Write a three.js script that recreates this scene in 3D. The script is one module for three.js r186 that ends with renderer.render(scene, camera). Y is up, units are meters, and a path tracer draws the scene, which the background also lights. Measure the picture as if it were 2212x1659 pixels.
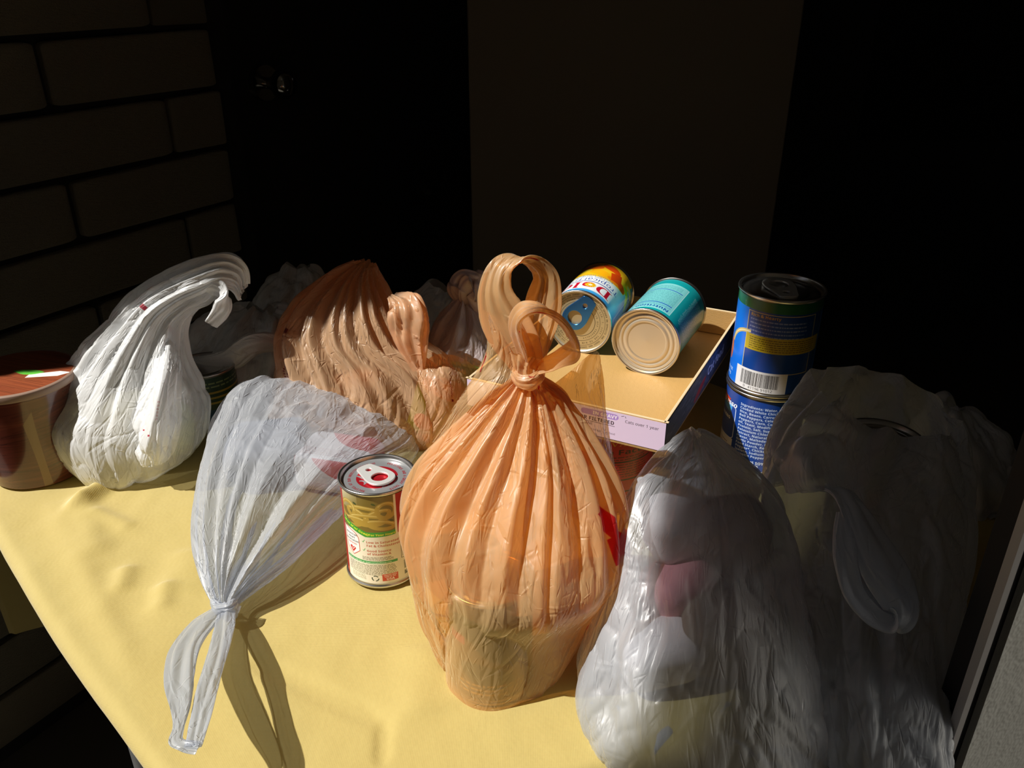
import * as THREE from 'three';
import { mergeGeometries } from 'three/addons/utils/BufferGeometryUtils.js';
import { ImprovedNoise } from 'three/addons/math/ImprovedNoise.js';
import { RoundedBoxGeometry } from 'three/addons/geometries/RoundedBoxGeometry.js';

// ------------------------------------------------------------------ camera, sky, sun, exposure
const scene = new THREE.Scene();
const TY = 0.74;                       // table top
const EYE = 0.502;                     // eye above the table top
const PITCH = 26.7 * Math.PI / 180, FPX = 1800;
const camera = new THREE.PerspectiveCamera(2 * Math.atan(829.5 / FPX) * 180 / Math.PI, 2212 / 1659, 0.02, 60);
camera.position.set(0, TY + EYE, 0);
camera.rotation.x = -PITCH;
const renderer = new THREE.WebGLRenderer({ antialias: true });
renderer.toneMapping = THREE.LinearToneMapping;
renderer.toneMappingExposure = 1.0;
renderer.shadowMap.enabled = true;
scene.background = new THREE.Color().setRGB(0.155, 0.161, 0.175);

const SUN = new THREE.Vector3(0.594, -0.788, -0.163).normalize();   // the way the light travels
const sun = new THREE.DirectionalLight(new THREE.Color().setRGB(1, 0.96, 0.89), 6.2);
sun.position.set(0, TY, -0.6).addScaledVector(SUN, -8);
sun.target.position.set(0, TY, -0.6);
sun.castShadow = true;
sun.shadow.mapSize.set(4096, 4096);
Object.assign(sun.shadow.camera, { left: -3, right: 3, top: 3, bottom: -3, near: 0.5, far: 16 });
scene.add(sun, sun.target);

// ------------------------------------------------------------------ helpers
let seed = 7;
const rnd = () => { seed = (seed * 1664525 + 1013904223) >>> 0; return seed / 4294967296; };
const rr = (a, b) => a + (b - a) * rnd();
const IN = new ImprovedNoise();
const noise = (x, y, z) => IN.noise(x, y, z);
const V = (x, y, z) => new THREE.Vector3(x, y, z);
const C = Math.cos(PITCH), S = Math.sin(PITCH);
// a spot given by its bearing from where the photograph was taken and its distance ahead in metres
function P(px, py, ahead) {
  const u = (px - 1106) / FPX, v = (py - 829.5) / FPX, t = ahead / (C - v * S);
  return V(u * t, TY + EYE - (v * C + S) * t, -ahead);
}
function PH(px, py, h) {
  const u = (px - 1106) / FPX, v = (py - 829.5) / FPX, t = (EYE - h) / (v * C + S);
  return V(u * t, TY + h, -(C - v * S) * t);
}
const lin = (r, g, b) => new THREE.Color().setRGB(r, g, b);
const used = {};
function numbered(n) { used[n] = (used[n] ?? -1) + 1; return used[n] ? n + '_' + String(used[n]).padStart(3, '0') : n; }
function tag(o, label, category, group) { o.userData.label = label; o.userData.category = category; if (group) o.userData.group = group; return o; }
function thing(name, label, category, pos = V(0, 0, 0), group) {
  const g = new THREE.Group(); g.name = numbered(name); g.position.copy(pos); scene.add(g);
  return tag(g, label, category, group);
}
function part(name, geo, mat, parent, label) {
  const m = new THREE.Mesh(geo, mat); m.name = name; m.castShadow = m.receiveShadow = true; parent.add(m);
  if (label) m.userData.label = label;
  return m;
}
function struct(name, geo, mat) { const m = part(name, geo, mat, scene); m.userData.kind = 'structure'; return m; }
function box(w, h, d, x, y, z, ry = 0) { const g = new THREE.BoxGeometry(w, h, d); if (ry) g.rotateY(ry); g.translate(x, y, z); return g; }
function rbox(w, h, d, r, x = 0, y = 0, z = 0, seg = 2) { const g = new RoundedBoxGeometry(w, h, d, seg, r); g.translate(x, y, z); return g; }
function canvas(w, h, draw, srgb = true) {
  const c = document.createElement('canvas'); c.width = w; c.height = h;
  const g = c.getContext('2d'); draw(g, w, h);
  const t = new THREE.CanvasTexture(c); if (srgb) t.colorSpace = THREE.SRGBColorSpace;
  t.wrapS = t.wrapT = THREE.RepeatWrapping; t.magFilter = THREE.LinearFilter; t.anisotropy = 4;
  return t;
}
function dataTex(n, fn) {
  const d = new Uint8Array(n * n * 4);
  for (let y = 0; y < n; y++) for (let x = 0; x < n; x++) {
    const v = fn(x / n, y / n), i = (y * n + x) * 4, a = Array.isArray(v) ? v : [v, v, v];
    for (let k = 0; k < 3; k++) d[i + k] = Math.max(0, Math.min(255, a[k] * 255));
    d[i + 3] = 255;
  }
  const t = new THREE.DataTexture(d, n, n); t.wrapS = t.wrapT = THREE.RepeatWrapping; t.magFilter = THREE.LinearFilter; t.needsUpdate = true;
  return t;
}
// gradient noise that repeats
const perm = Array.from({ length: 512 }, () => 0); { const p = Array.from({ length: 256 }, (_, i) => i); for (let i = 255; i > 0; i--) { const j = Math.floor(rnd() * (i + 1)); [p[i], p[j]] = [p[j], p[i]]; } for (let i = 0; i < 512; i++) perm[i] = p[i & 255]; }
function pnoise(x, y, per, s = 0) {
  const xi = Math.floor(x), yi = Math.floor(y), fx = x - xi, fy = y - yi, w = (t) => t * t * t * (t * (t * 6 - 15) + 10);
  const gr = (ix, iy, dx, dy) => { const a = perm[(perm[(((ix % per) + per) % per + s) & 255] + (((iy % per) + per) % per)) & 255] / 256 * Math.PI * 2; return Math.cos(a) * dx + Math.sin(a) * dy; };
  const a = gr(xi, yi, fx, fy), b = gr(xi + 1, yi, fx - 1, fy), c = gr(xi, yi + 1, fx, fy - 1), d = gr(xi + 1, yi + 1, fx - 1, fy - 1), u = w(fx), v = w(fy);
  return (a + (b - a) * u) * (1 - v) + (c + (d - c) * u) * v;
}
const smooth = (a, b, x) => { const t = Math.max(0, Math.min(1, (x - a) / (b - a))); return t * t * (3 - 2 * t); };

// ------------------------------------------------------------------ textures
const crinkle = (() => {                            // creases of thin film: short straight slivers, mostly one way
  const n = 1024, h = new Float32Array(n * n).fill(0.35);
  for (let k = 0; k < 620; k++) {
    const big = rnd() < 0.3, len = (big ? rr(90, 260) : rr(24, 100)), w = big ? rr(8, 20) : rr(3, 9), cx = rnd() * n, cy = rnd() * n, an = Math.PI / 2 + (rnd() < 0.7 ? rr(-0.5, 0.5) : rr(-1.5, 1.5)), dx = Math.cos(an), dy = Math.sin(an), amp = (rnd() < 0.65 ? 1 : -0.7) * rr(0.12, 0.4), R = Math.ceil(len / 2 + w);
    for (let y = -R; y <= R; y++) for (let x = -R; x <= R; x++) {
      const t = Math.abs(x * dx + y * dy) / (len / 2); if (t >= 1) continue;
      const d = Math.abs(-x * dy + y * dx) / (w * (1 - t * t) + 0.5); if (d >= 1) continue;
      h[((cy + y | 0) + n) % n * n + ((cx + x | 0) + n) % n] += amp * (1 - d) * (1 - t * t);
    }
  }
  return dataTex(n, (x, y) => h[Math.floor(y * n) * n + Math.floor(x * n)]);
})();
const weave = dataTex(256, (x, y) => 0.5 + 0.25 * Math.sin(x * Math.PI * 2 * 48) * Math.sin(y * Math.PI * 2 * 48) + 0.35 * pnoise(x * 24, y * 24, 24, 5));
const grit = dataTex(512, (x, y) => 0.5 + 0.5 * pnoise(x * 12, y * 12, 12, 2) + 0.35 * pnoise(x * 40, y * 40, 40, 8) + 0.25 * pnoise(x * 100, y * 100, 100, 4));
const clothTone = dataTex(512, (x, y) => { const n = 0.5 * pnoise(x * 5, y * 5, 5, 1) + 0.3 * pnoise(x * 60, y * 60, 60, 6) + 0.15 * pnoise(x * 120, y * 120, 120, 7); return [0.95 + 0.05 * n, 0.94 + 0.07 * n, 0.9 + 0.1 * n]; });
function rep(t, s) { const c = t.clone(); c.repeat.set(s, s); c.needsUpdate = true; return c; }

// ------------------------------------------------------------------ materials
const std = (color, roughness = 0.7, extra = {}) => new THREE.MeshPhysicalMaterial({ color, roughness, ...extra });
const M = {
  steel: std(lin(0.62, 0.61, 0.59), 0.28, { metalness: 1 }),
  endSteel: std(lin(0.72, 0.64, 0.5), 0.42, { metalness: 0.75 }),
  tab: std(lin(0.78, 0.78, 0.76), 0.35, { metalness: 0.45 }),
  blueTab: std(lin(0.05, 0.22, 0.62), 0.25, { metalness: 0.85 }),
  card: std(lin(0.5, 0.3, 0.1), 0.55, { bumpMap: rep(grit, 4), bumpScale: 0.0002, clearcoat: 0.25, clearcoatRoughness: 0.35 }),
  cardEdge: std(lin(0.66, 0.5, 0.3), 0.9),
  floor: std(lin(0.13, 0.12, 0.105), 0.9, { bumpMap: grit, bumpScale: 0.002 }),
  outside: std(lin(0.34, 0.32, 0.29), 0.95),
  block: [0, 1, 2].map((k) => std(lin(0.3 + 0.04 * k, 0.26 + 0.03 * k, 0.17 + 0.02 * k), 0.95, { bumpMap: rep(grit, 3), bumpScale: 0.004 })),
  mortar: std(lin(0.03, 0.028, 0.025), 1),
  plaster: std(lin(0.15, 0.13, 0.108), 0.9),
  brownDoor: std(lin(0.27, 0.215, 0.15), 0.75, { bumpMap: grit, bumpScale: 0.0005 }),
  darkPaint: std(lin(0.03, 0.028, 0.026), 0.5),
  ceiling: std(lin(0.24, 0.22, 0.19), 0.9),
  stucco: std(lin(0.82, 0.81, 0.74), 0.7, { bumpMap: (() => { const t = rep(grit, 1); t.repeat.set(5, 13); return t; })(), bumpScale: 0.0014 }),
  bounceWall: std(lin(0.86, 0.84, 0.79), 0.9),
  trim: std(lin(0.55, 0.52, 0.5), 0.45),
  rubber: std(lin(0.012, 0.01, 0.01), 0.7),
  chrome: std(lin(0.75, 0.73, 0.68), 0.12, { metalness: 1 }),
  darkChrome: std(lin(0.35, 0.34, 0.32), 0.12, { metalness: 1 }),
  tableTop: std(lin(0.5, 0.48, 0.45), 0.6),
  leg: std(lin(0.22, 0.22, 0.22), 0.45, { metalness: 0.6 }),
};
const cloth = std(lin(0.75, 0.60, 0.205), 0.85, { map: rep(clothTone, 3), bumpMap: rep(weave, 12), bumpScale: 0.00025, sheen: 0.3, sheenColor: lin(0.9, 0.75, 0.4), sheenRoughness: 0.6, transmission: 0.42, thickness: 0, side: THREE.DoubleSide });
function film(color, transmission, o = {}) {
  return std(color, o.rough ?? 0.5, { transmission, thickness: 0, ior: 1.5, specularIntensity: 1, clearcoat: 1, clearcoatRoughness: o.coat ?? 0.24, bumpMap: rep(crinkle, o.rep ?? 6), bumpScale: o.bump ?? 0.0015, side: THREE.DoubleSide, ...(o.map ? { map: o.map } : {}) });
}
// long straight folds at random places of a sheet (u, v in 0..1, size cu by cv metres)
function foldField(sd, cu, cv, count, amp, closed) {
  let s = sd * 7919 + 13; const r = () => { s = (s * 1664525 + 1013904223) >>> 0; return s / 4294967296; }, F = [];
  for (let k = 0; k < count; k++) { const an = Math.PI / 2 + (r() < 0.6 ? (r() - 0.5) * 0.7 : (r() - 0.5) * 2.6), l = 0.03 + 0.1 * r() * r(); F.push([r() * cu, r() * cv, Math.cos(an), Math.sin(an), l / 2, 0.005 + 0.012 * r(), (r() < 0.6 ? 1 : -0.8) * (0.4 + 0.6 * r()) * amp]); }
  return (u, v) => {
    let h = 0; const x = u * cu, y = v * cv;
    for (const f of F) {
      let dx = x - f[0]; if (closed) { if (dx > cu / 2) dx -= cu; else if (dx < -cu / 2) dx += cu; }
      const dy = y - f[1], t = Math.abs(dx * f[2] + dy * f[3]) / f[4]; if (t >= 1) continue;
      const d = Math.abs(-dx * f[3] + dy * f[2]) / (f[5] * (1 - t * t * 0.8)); if (d < 1) h += f[6] * (1 - d) * (1 - t * t);
    }
    return h;
  };
}

// ------------------------------------------------------------------ thin-film surfaces
// Settles a sheet of film near the shape it hangs in: it has a little more area than that shape, so it buckles into pleats and crumples.
function settle(T, nu, nv, closed, o) {
  const n = nu * nv, pos = Float32Array.from(T), id = (u, v) => v * nu + (closed ? (u + nu) % nu : u);
  const A = [], B = [], R = [], K = [], W = [];
  const d = (a, b) => Math.hypot(T[a * 3] - T[b * 3], T[a * 3 + 1] - T[b * 3 + 1], T[a * 3 + 2] - T[b * 3 + 2]);
  const add = (a, b, s, k, only) => { A.push(a); B.push(b); R.push(Math.max(d(a, b), 1e-5) * s); K.push(k); W.push(only); };
  for (let v = 0; v < nv; v++) {
    const t = v / (nv - 1), su = 1 + o.eu(t), sv = 1 + o.ev(t), sd = (su + sv) / 2;
    for (let u = 0; u < nu; u++) {
      if (closed || u < nu - 1) add(id(u, v), id(u + 1, v), su, 0.5, 0);
      if (v < nv - 1) add(id(u, v), id(u, v + 1), sv, 0.5, 0);
      if (v < nv - 1 && (closed || u < nu - 1)) { add(id(u, v), id(u + 1, v + 1), sd, 0.3, 0); add(id(u + 1, v), id(u, v + 1), sd, 0.3, 0); }
      if (closed || u < nu - 3) add(id(u, v), id(u + 3, v), su, o.bend ?? 0.06, 1);
      if (v < nv - 3) add(id(u, v), id(u, v + 3), sv, o.bend ?? 0.06, 1);
    }
  }
  // start: pleats and low bumps along the normals
  const nor = normalsOf(T, nu, nv, closed), ff = foldField(o.seed, o.cu ?? 0.1, o.cv ?? 0.1, o.folds ?? 70, o.fold ?? 0.0035, closed);
  for (let v = 0; v < nv; v++) for (let u = 0; u < nu; u++) {
    const i = id(u, v) * 3, t = v / (nv - 1), a = ff(u / nu, t) + (o.pleat ? o.pleat(u / (closed ? nu : nu - 1), t) : 0)
      + (o.lump ?? 0.004) * (0.35 - 1.6 * Math.abs(noise(T[i] * 22 + o.seed, T[i + 1] * 13, T[i + 2] * 22))) + (o.lump ?? 0.004) * 0.55 * (0.35 - 1.6 * Math.abs(noise(T[i] * 48, T[i + 1] * 30 + o.seed, T[i + 2] * 48)));
    for (let k = 0; k < 3; k++) pos[i + k] += nor[i + k] * a;
  }
  const S0 = Float32Array.from(pos), md = o.dev ?? 0.014, kt = o.hold ?? 0.012, m = A.length, fixed = o.fixed ?? (() => 0);
  const hold = new Float32Array(n);
  for (let v = 0; v < nv; v++) for (let u = 0; u < nu; u++) hold[id(u, v)] = Math.max(kt, fixed(u / nu, v / (nv - 1)));
  for (let it = 0; it < (o.iters ?? 70); it++) {
    for (let e = 0; e < m; e++) {
      const a = A[e] * 3, b = B[e] * 3, x = pos[b] - pos[a], y = pos[b + 1] - pos[a + 1], z = pos[b + 2] - pos[a + 2], l = Math.sqrt(x * x + y * y + z * z) + 1e-9;
      if (W[e] && l > R[e]) continue;
      const f = K[e] * (l - R[e]) / l * 0.5;
      pos[a] += x * f; pos[a + 1] += y * f; pos[a + 2] += z * f; pos[b] -= x * f; pos[b + 1] -= y * f; pos[b + 2] -= z * f;
    }
    for (let i = 0; i < n; i++) {
      const j = i * 3; let x = pos[j] - S0[j], y = pos[j + 1] - S0[j + 1], z = pos[j + 2] - S0[j + 2], l = Math.hypot(x, y, z), s = 1 - hold[i];
      if (l * s > md) s = md / l;
      pos[j] = S0[j] + x * s; pos[j + 1] = S0[j + 1] + y * s; pos[j + 2] = S0[j + 2] + z * s;
      for (const c of o.hits ?? []) {          // upright or lying solid cylinders that the film wraps
        const px = pos[j] - c.p.x, py = pos[j + 1] - c.p.y, pz = pos[j + 2] - c.p.z, al = px * c.a.x + py * c.a.y + pz * c.a.z;
        if (al < -0.003 || al > c.h + 0.003) continue;
        const rx = px - c.a.x * al, ry = py - c.a.y * al, rz = pz - c.a.z * al, r = Math.hypot(rx, ry, rz), want = c.r + 0.002;
        if (r > want || r < 1e-5) continue;
        const end = Math.min(al + 0.003, c.h + 0.003 - al), side = want - r;
        if (end < side) { const s2 = al < c.h / 2 ? -end : end; pos[j] += c.a.x * s2; pos[j + 1] += c.a.y * s2; pos[j + 2] += c.a.z * s2; } else { pos[j] += rx / r * side; pos[j + 1] += ry / r * side; pos[j + 2] += rz / r * side; }
      }
      const fl = (o.floor ?? TY) + 0.0015; if (pos[j + 1] < fl) pos[j + 1] = fl;
    }
  }
  return pos;
}
function normalsOf(T, nu, nv, closed) {
  const N = new Float32Array(T.length), id = (u, v) => (v * nu + (closed ? (u + nu) % nu : Math.max(0, Math.min(nu - 1, u)))) * 3;
  for (let v = 0; v < nv; v++) for (let u = 0; u < nu; u++) {
    const a = id(u + 1, v), b = id(u - 1, v), c = id(u, Math.min(nv - 1, v + 1)), d = id(u, Math.max(0, v - 1)), i = id(u, v);
    const x1 = T[a] - T[b], y1 = T[a + 1] - T[b + 1], z1 = T[a + 2] - T[b + 2], x2 = T[c] - T[d], y2 = T[c + 1] - T[d + 1], z2 = T[c + 2] - T[d + 2];
    let x = y1 * z2 - z1 * y2, y = z1 * x2 - x1 * z2, z = x1 * y2 - y1 * x2; const l = Math.hypot(x, y, z) || 1;
    N[i] = x / l; N[i + 1] = y / l; N[i + 2] = z / l;
  }
  return N;
}
function gridGeo(pos, nu, nv, closed, cu, cv) {
  const cols = closed ? nu + 1 : nu, p = new Float32Array(cols * nv * 3), uv = new Float32Array(cols * nv * 2), uv1 = new Float32Array(cols * nv * 2), idx = [];
  for (let v = 0; v < nv; v++) for (let u = 0; u < cols; u++) {
    const s = (v * nu + (u % nu)) * 3, t = (v * cols + u);
    p.set([pos[s], pos[s + 1], pos[s + 2]], t * 3); uv.set([u / (cols - 1) * cu, v / (nv - 1) * cv], t * 2); uv1.set([u / (cols - 1), v / (nv - 1)], t * 2);
    if (u < cols - 1 && v < nv - 1) idx.push(t, t + 1, t + cols, t + 1, t + cols + 1, t + cols);
  }
  const g = new THREE.BufferGeometry();
  g.setAttribute('position', new THREE.BufferAttribute(p, 3)); g.setAttribute('uv', new THREE.BufferAttribute(uv, 2)); g.setAttribute('uv1', new THREE.BufferAttribute(uv1, 2)); g.setIndex(idx);
  g.computeVertexNormals();
  if (closed) { const n = g.attributes.normal; for (let v = 0; v < nv; v++) { const a = v * cols, b = a + nu, x = n.getX(a) + n.getX(b), y = n.getY(a) + n.getY(b), z = n.getZ(a) + n.getZ(b), l = Math.hypot(x, y, z) || 1; n.setXYZ(a, x / l, y / l, z / l); n.setXYZ(b, x / l, y / l, z / l); } }
  return g;
}
const cr = (a, b, c, d, t) => 0.5 * (2 * b + (c - a) * t + (2 * a - 5 * b + 4 * c - d) * t * t + (3 * b - a - 3 * c + d) * t * t * t);
function crv(list, t) {            // Catmull-Rom through rows of numbers
  const n = list.length - 1, x = Math.max(0, Math.min(0.99999, t)) * n, i = Math.floor(x), f = x - i, g = (k) => list[Math.max(0, Math.min(n, k))];
  return g(i).map((_, k) => cr(g(i - 1)[k], g(i)[k], g(i + 1)[k], g(i + 2)[k], f));
}
// ring from its left and right outline points, how far ahead its middle lies, and its half depth
function ring(pl, pr, ahead, b, o = {}) {
  const l = P(pl[0], pl[1], ahead + (o.dl ?? 0)), r = P(pr[0], pr[1], ahead + (o.dr ?? 0)), c = l.clone().add(r).multiplyScalar(0.5), a = r.clone().sub(l).multiplyScalar(0.5);
  const up = o.up ?? V(0, 1, 0), dir = o.b ? o.b.clone().normalize() : V().crossVectors(a, up).normalize();
  if (!o.b && dir.z < 0) dir.negate();
  dir.multiplyScalar(b);
  return [c.x, c.y, c.z, a.x, a.y, a.z, dir.x, dir.y, dir.z, o.e ?? 1, o.front ?? 1];
}
function pleats(count, sd) {        // irregular sharp folds round a mouth
  let s = sd; const r = () => { s = (s * 1664525 + 1013904223) >>> 0; return s / 4294967296; };
  const at = [], h = []; let x = 0;
  while (x < 1) { at.push(x); h.push((at.length % 2 ? 1 : -1) * (0.2 + 0.8 * r())); x += (0.25 + 1.5 * r()) / count; }
  return (u) => {
    u = ((u % 1) + 1) % 1; let i = at.length - 1; while (i > 0 && at[i] > u) i--;
    const a = at[i], b = i + 1 < at.length ? at[i + 1] : 1 + at[0], ha = h[i], hb = i + 1 < at.length ? h[i + 1] : h[0], t = (u - a) / (b - a);
    return ha + (hb - ha) * t;
  };
}
function bagBody(rings, nu, nv, o) {
  const T = new Float32Array(nu * nv * 3); let circ = 0, len = 0, pc = null;
  for (let v = 0; v < nv; v++) {
    const r = crv(rings, v / (nv - 1)), e = Math.max(0.3, r[9]);
    for (let u = 0; u < nu; u++) {
      const th = u / nu * Math.PI * 2 + (o.spin ?? 0) * v / nv, ct = Math.cos(th), st = Math.sin(th), x = Math.sign(ct) * Math.abs(ct) ** e, y = Math.sign(st) * Math.abs(st) ** e * (st > 0 ? r[10] : 1), i = (v * nu + u) * 3;
      for (let k = 0; k < 3; k++) T[i + k] = r[k] + r[3 + k] * x + r[6 + k] * y;
      const fl = (o.floor ?? TY) + 0.0015; if (T[i + 1] < fl) T[i + 1] = fl;
    }
    circ = Math.max(circ, Math.hypot(r[3], r[4], r[5]) * 6.28); if (pc) len += Math.hypot(r[0] - pc[0], r[1] - pc[1], r[2] - pc[2]); pc = r;
  }
  const pl = o.pleats ? pleats(o.pleats, o.seed * 977 + 5) : null;
  const pos = settle(T, nu, nv, true, { cu: circ, cv: len * 1.3, ...o, pleat: pl ? (u, t) => pl(u + (o.shear ?? 0) * t) * o.amp(t) : null });
  return gridGeo(pos, nu, nv, true, circ, len * 1.3);
}
function sheet(rows, nu, nv, o) {   // rows of [px, py, ahead]: a loose flap
  const T = new Float32Array(nu * nv * 3), R = rows.map((r) => r.map((q) => P(q[0], q[1], q[2]).toArray()));
  for (let v = 0; v < nv; v++) {
    const row = R.map((r) => r.length ? r : r), y = v / (nv - 1);
    for (let u = 0; u < nu; u++) { const x = u / (nu - 1), col = row.map((r) => crv(r, x)), q = crv(col, y); T.set(q, (v * nu + u) * 3); }
  }
  const pos = settle(T, nu, nv, false, { eu: () => 0.05, ev: () => 0.03, seed: 3, folds: 12, fold: 0.002, lump: 0.0015, ...o });
  return gridGeo(pos, nu, nv, false, 0.1, 0.1);
}
// gathered strap of film swept along a path: [px, py, ahead, half width in metres, turn]
function strap(path, o = {}) {
  const pts = path.map((q) => q.isVector3 ? [...q.toArray(), 0.01, 0] : [...P(q[0], q[1], q[2]).toArray(), q[3], q[4] ?? 0]), nv = o.nv ?? 110, nu = o.nu ?? 48, pos = new Float32Array(nu * nv * 3);
  const pl = pleats(o.pleats ?? 16, (o.seed ?? 1) * 331 + 7), ref = o.side ?? V(1, 0, 0); let len = 0, prev = null;
  for (let v = 0; v < nv; v++) {
    const t = v / (nv - 1), q = crv(pts, t), a = crv(pts, Math.max(0, t - 0.01)), b = crv(pts, Math.min(1, t + 0.01)), tan = V(b[0] - a[0], b[1] - a[1], b[2] - a[2]).normalize();
    const s = ref.clone().addScaledVector(tan, -ref.dot(tan)).normalize().applyAxisAngle(tan, q[4]), nrm = V().crossVectors(tan, s), w = q[3], th = w * (o.thick ?? 0.3);
    if (prev) len += Math.hypot(q[0] - prev[0], q[1] - prev[1], q[2] - prev[2]); prev = q;
    for (let u = 0; u < nu; u++) {
      const an = u / nu * Math.PI * 2, f = 1 + (o.flute ?? 0.28) * pl(u / nu + 0.03 * Math.sin(t * 9 + (o.seed ?? 1))) + 0.3 * noise(u / nu * 3, t * 5, (o.seed ?? 1) * 3.1), x = Math.cos(an) * w * (1 + (f - 1) * 0.35), y = Math.sin(an) * th * f + 0.22 * w * noise(Math.cos(an) * 1.5, t * 4, (o.seed ?? 1) * 1.7);
      const i = (v * nu + u) * 3; pos[i] = q[0] + s.x * x + nrm.x * y; pos[i + 1] = Math.max(TY + 0.0015, q[1] + s.y * x + nrm.y * y); pos[i + 2] = q[2] + s.z * x + nrm.z * y;
    }
  }
  return gridGeo(pos, nu, nv, true, 0.05, len);
}

// ------------------------------------------------------------------ the room
const WD = V(0.53, 0, -0.848), WN = V(0.848, 0, 0.53), W0 = V(-0.74, 0, -1.22);       // the block wall: direction, inward normal, a point of its inner face
const wp = (s, n = 0) => W0.clone().addScaledVector(WD, s).addScaledVector(WN, n);
const WA = Math.atan2(-WD.z, WD.x);    // turn about y that lays +x along the wall
function slab(name, mat, s0, s1, y0, y1, n0, n1) {
  const m = wp((s0 + s1) / 2, (n0 + n1) / 2), g = new THREE.BoxGeometry(s1 - s0, y1 - y0, Math.abs(n1 - n0)); g.rotateY(WA); g.translate(m.x, (y0 + y1) / 2, m.z);
  return struct(name, g, mat);
}
struct('floor', box(13, 0.1, 13, 2.3, -0.05, -2.4), M.floor);
struct('floor_outside', box(14, 0.1, 30, -11.2, -0.052, 0), M.outside);
struct('ceiling', (() => { const g = new THREE.BoxGeometry(12, 0.12, 2.8); g.rotateY(WA); const m = wp(2.8, 1.21); g.translate(m.x, 3.66, m.z); return g; })(), M.ceiling);
const HEAD = 3.30, JAMB = -0.717, FARJ = -1.70;
{
  const w = slab('wall_left', M.mortar, JAMB + 0.006, 0.40, 0, 3.6, -0.19, -0.012);
  const bh = 0.1016, bl = 0.406, geos = [0, 1, 2, 3].map((k) => {
    const g = new RoundedBoxGeometry(1, 1, 1, 2, 0.06), p = g.attributes.position;
    for (let i = 0; i < p.count; i++) { const x = p.getX(i), y = p.getY(i), z = p.getZ(i); p.setXYZ(i, x * (bl - 0.012), y * (bh - 0.011) * (1 + 0.05 * noise(x * 3, k * 5, 1)), (z + 0.08 * noise(x * 4 + k * 7, y * 3, 2)) * 0.05); }
    g.computeVertexNormals(); g.rotateY(WA); return g;
  });
  for (let r = 0; r < 34; r++) {
    for (let k = -1; k < 4; k++) {
      const s0 = Math.max(JAMB, JAMB + (k + (r % 2 ? 0.5 : 0)) * bl), s1 = Math.min(0.41, JAMB + (k + 1 + (r % 2 ? 0.5 : 0)) * bl);
      if (s1 - s0 < 0.06) continue;
      const m = part('brick', geos[Math.floor(rnd() * 4)], M.block[Math.floor(rnd() * 3)], w), c = wp((s0 + s1) / 2, -0.024 + rr(-0.003, 0.003));
      m.position.set(c.x, (r + 0.5) * bh + 0.03, c.z);
      if (s1 - s0 < bl - 0.01) { const f = (s1 - s0) / bl; m.geometry = m.geometry.clone().rotateY(-WA).scale(f, 1, 1).rotateY(WA); }
    }
  }
}
slab('wall_header', M.plaster, -4.2, JAMB, HEAD, 3.6, -0.19, 0);
slab('wall_front', M.plaster, -4.2, FARJ, 0, HEAD, -0.19, 0);
// far side: a dark painted door with a knob beside the block wall, a brown slab door, the deep room behind
struct('wall_back', box(7, 3.6, 0.1, 4.6, 1.8, -6.8), M.plaster);
slab('wall_left_far', M.plaster, 1.5, 7.2, 0, 3.6, -0.19, 0);
slab('wall_above_door', M.plaster, 0.40, 1.5, 2.4, 3.6, -0.19, -0.01);
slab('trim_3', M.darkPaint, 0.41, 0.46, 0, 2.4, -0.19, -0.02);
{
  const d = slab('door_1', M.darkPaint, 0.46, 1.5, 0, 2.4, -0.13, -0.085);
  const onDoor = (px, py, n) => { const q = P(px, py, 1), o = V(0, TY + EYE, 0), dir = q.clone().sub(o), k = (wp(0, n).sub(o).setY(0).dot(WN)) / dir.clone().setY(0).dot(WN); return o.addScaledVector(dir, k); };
  const face = Math.atan2(WN.x, WN.z), knobShape = new THREE.LatheGeometry([[0, 0.03], [0.018, 0.028], [0.027, 0.014], [0.027, 0], [0.016, -0.014], [0.011, -0.03], [0.011, -0.042]].map((q) => new THREE.Vector2(...q)), 40).rotateX(Math.PI / 2);
  const rose = new THREE.CylinderGeometry(0.034, 0.036, 0.012, 40); rose.rotateX(Math.PI / 2); rose.translate(0, 0, -0.045);
  const k = part('door_knob', mergeGeometries([knobShape, rose]), M.darkChrome, d, 'round metal knob');
  k.position.copy(onDoor(606, 182, -0.034)); k.rotation.y = face;
  const lock = new THREE.CylinderGeometry(0.014, 0.016, 0.02, 32); lock.rotateX(Math.PI / 2);
  const l = part('lock_cylinder', lock, M.darkChrome, d, 'small dull lock cylinder'); l.position.copy(onDoor(931, 414, -0.077)); l.rotation.y = face;
}
{
  const a = P(1015, 300, 1.92), b = P(1697, 300, 1.92), g = rbox(b.x - a.x, 3.2, 0.045, 0.004, (a.x + b.x) / 2, 1.6, -1.945);
  struct('door_2', g, M.brownDoor);
}
// right-hand pier: grey stucco face with a pale metal strip and a dark rubber seal along its inner edge
const RE = P(2126, 1380, 0.40), RN = V(0.4, 0, 0.9165), RD = V(0.9165, 0, -0.4), RA = Math.atan2(-RD.z, RD.x);
function rslab(name, mat, s0, s1, y0, y1, n0, n1) {
  const m = V(RE.x, 0, RE.z).addScaledVector(RD, (s0 + s1) / 2).addScaledVector(RN, (n0 + n1) / 2), g = new THREE.BoxGeometry(s1 - s0, y1 - y0, n1 - n0); g.rotateY(RA); g.translate(m.x, (y0 + y1) / 2, m.z);
  return struct(name, g, mat);
}
rslab('trim_1', M.trim, 0, 0.0062, 0, 3.6, -0.004, 0.002);
rslab('trim_2', M.rubber, 0.0062, 0.017, 0, 3.6, -0.02, -0.001);
rslab('wall_right', M.stucco, 0.017, 1.4, 0, 3.6, -0.02, 0.004);
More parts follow.
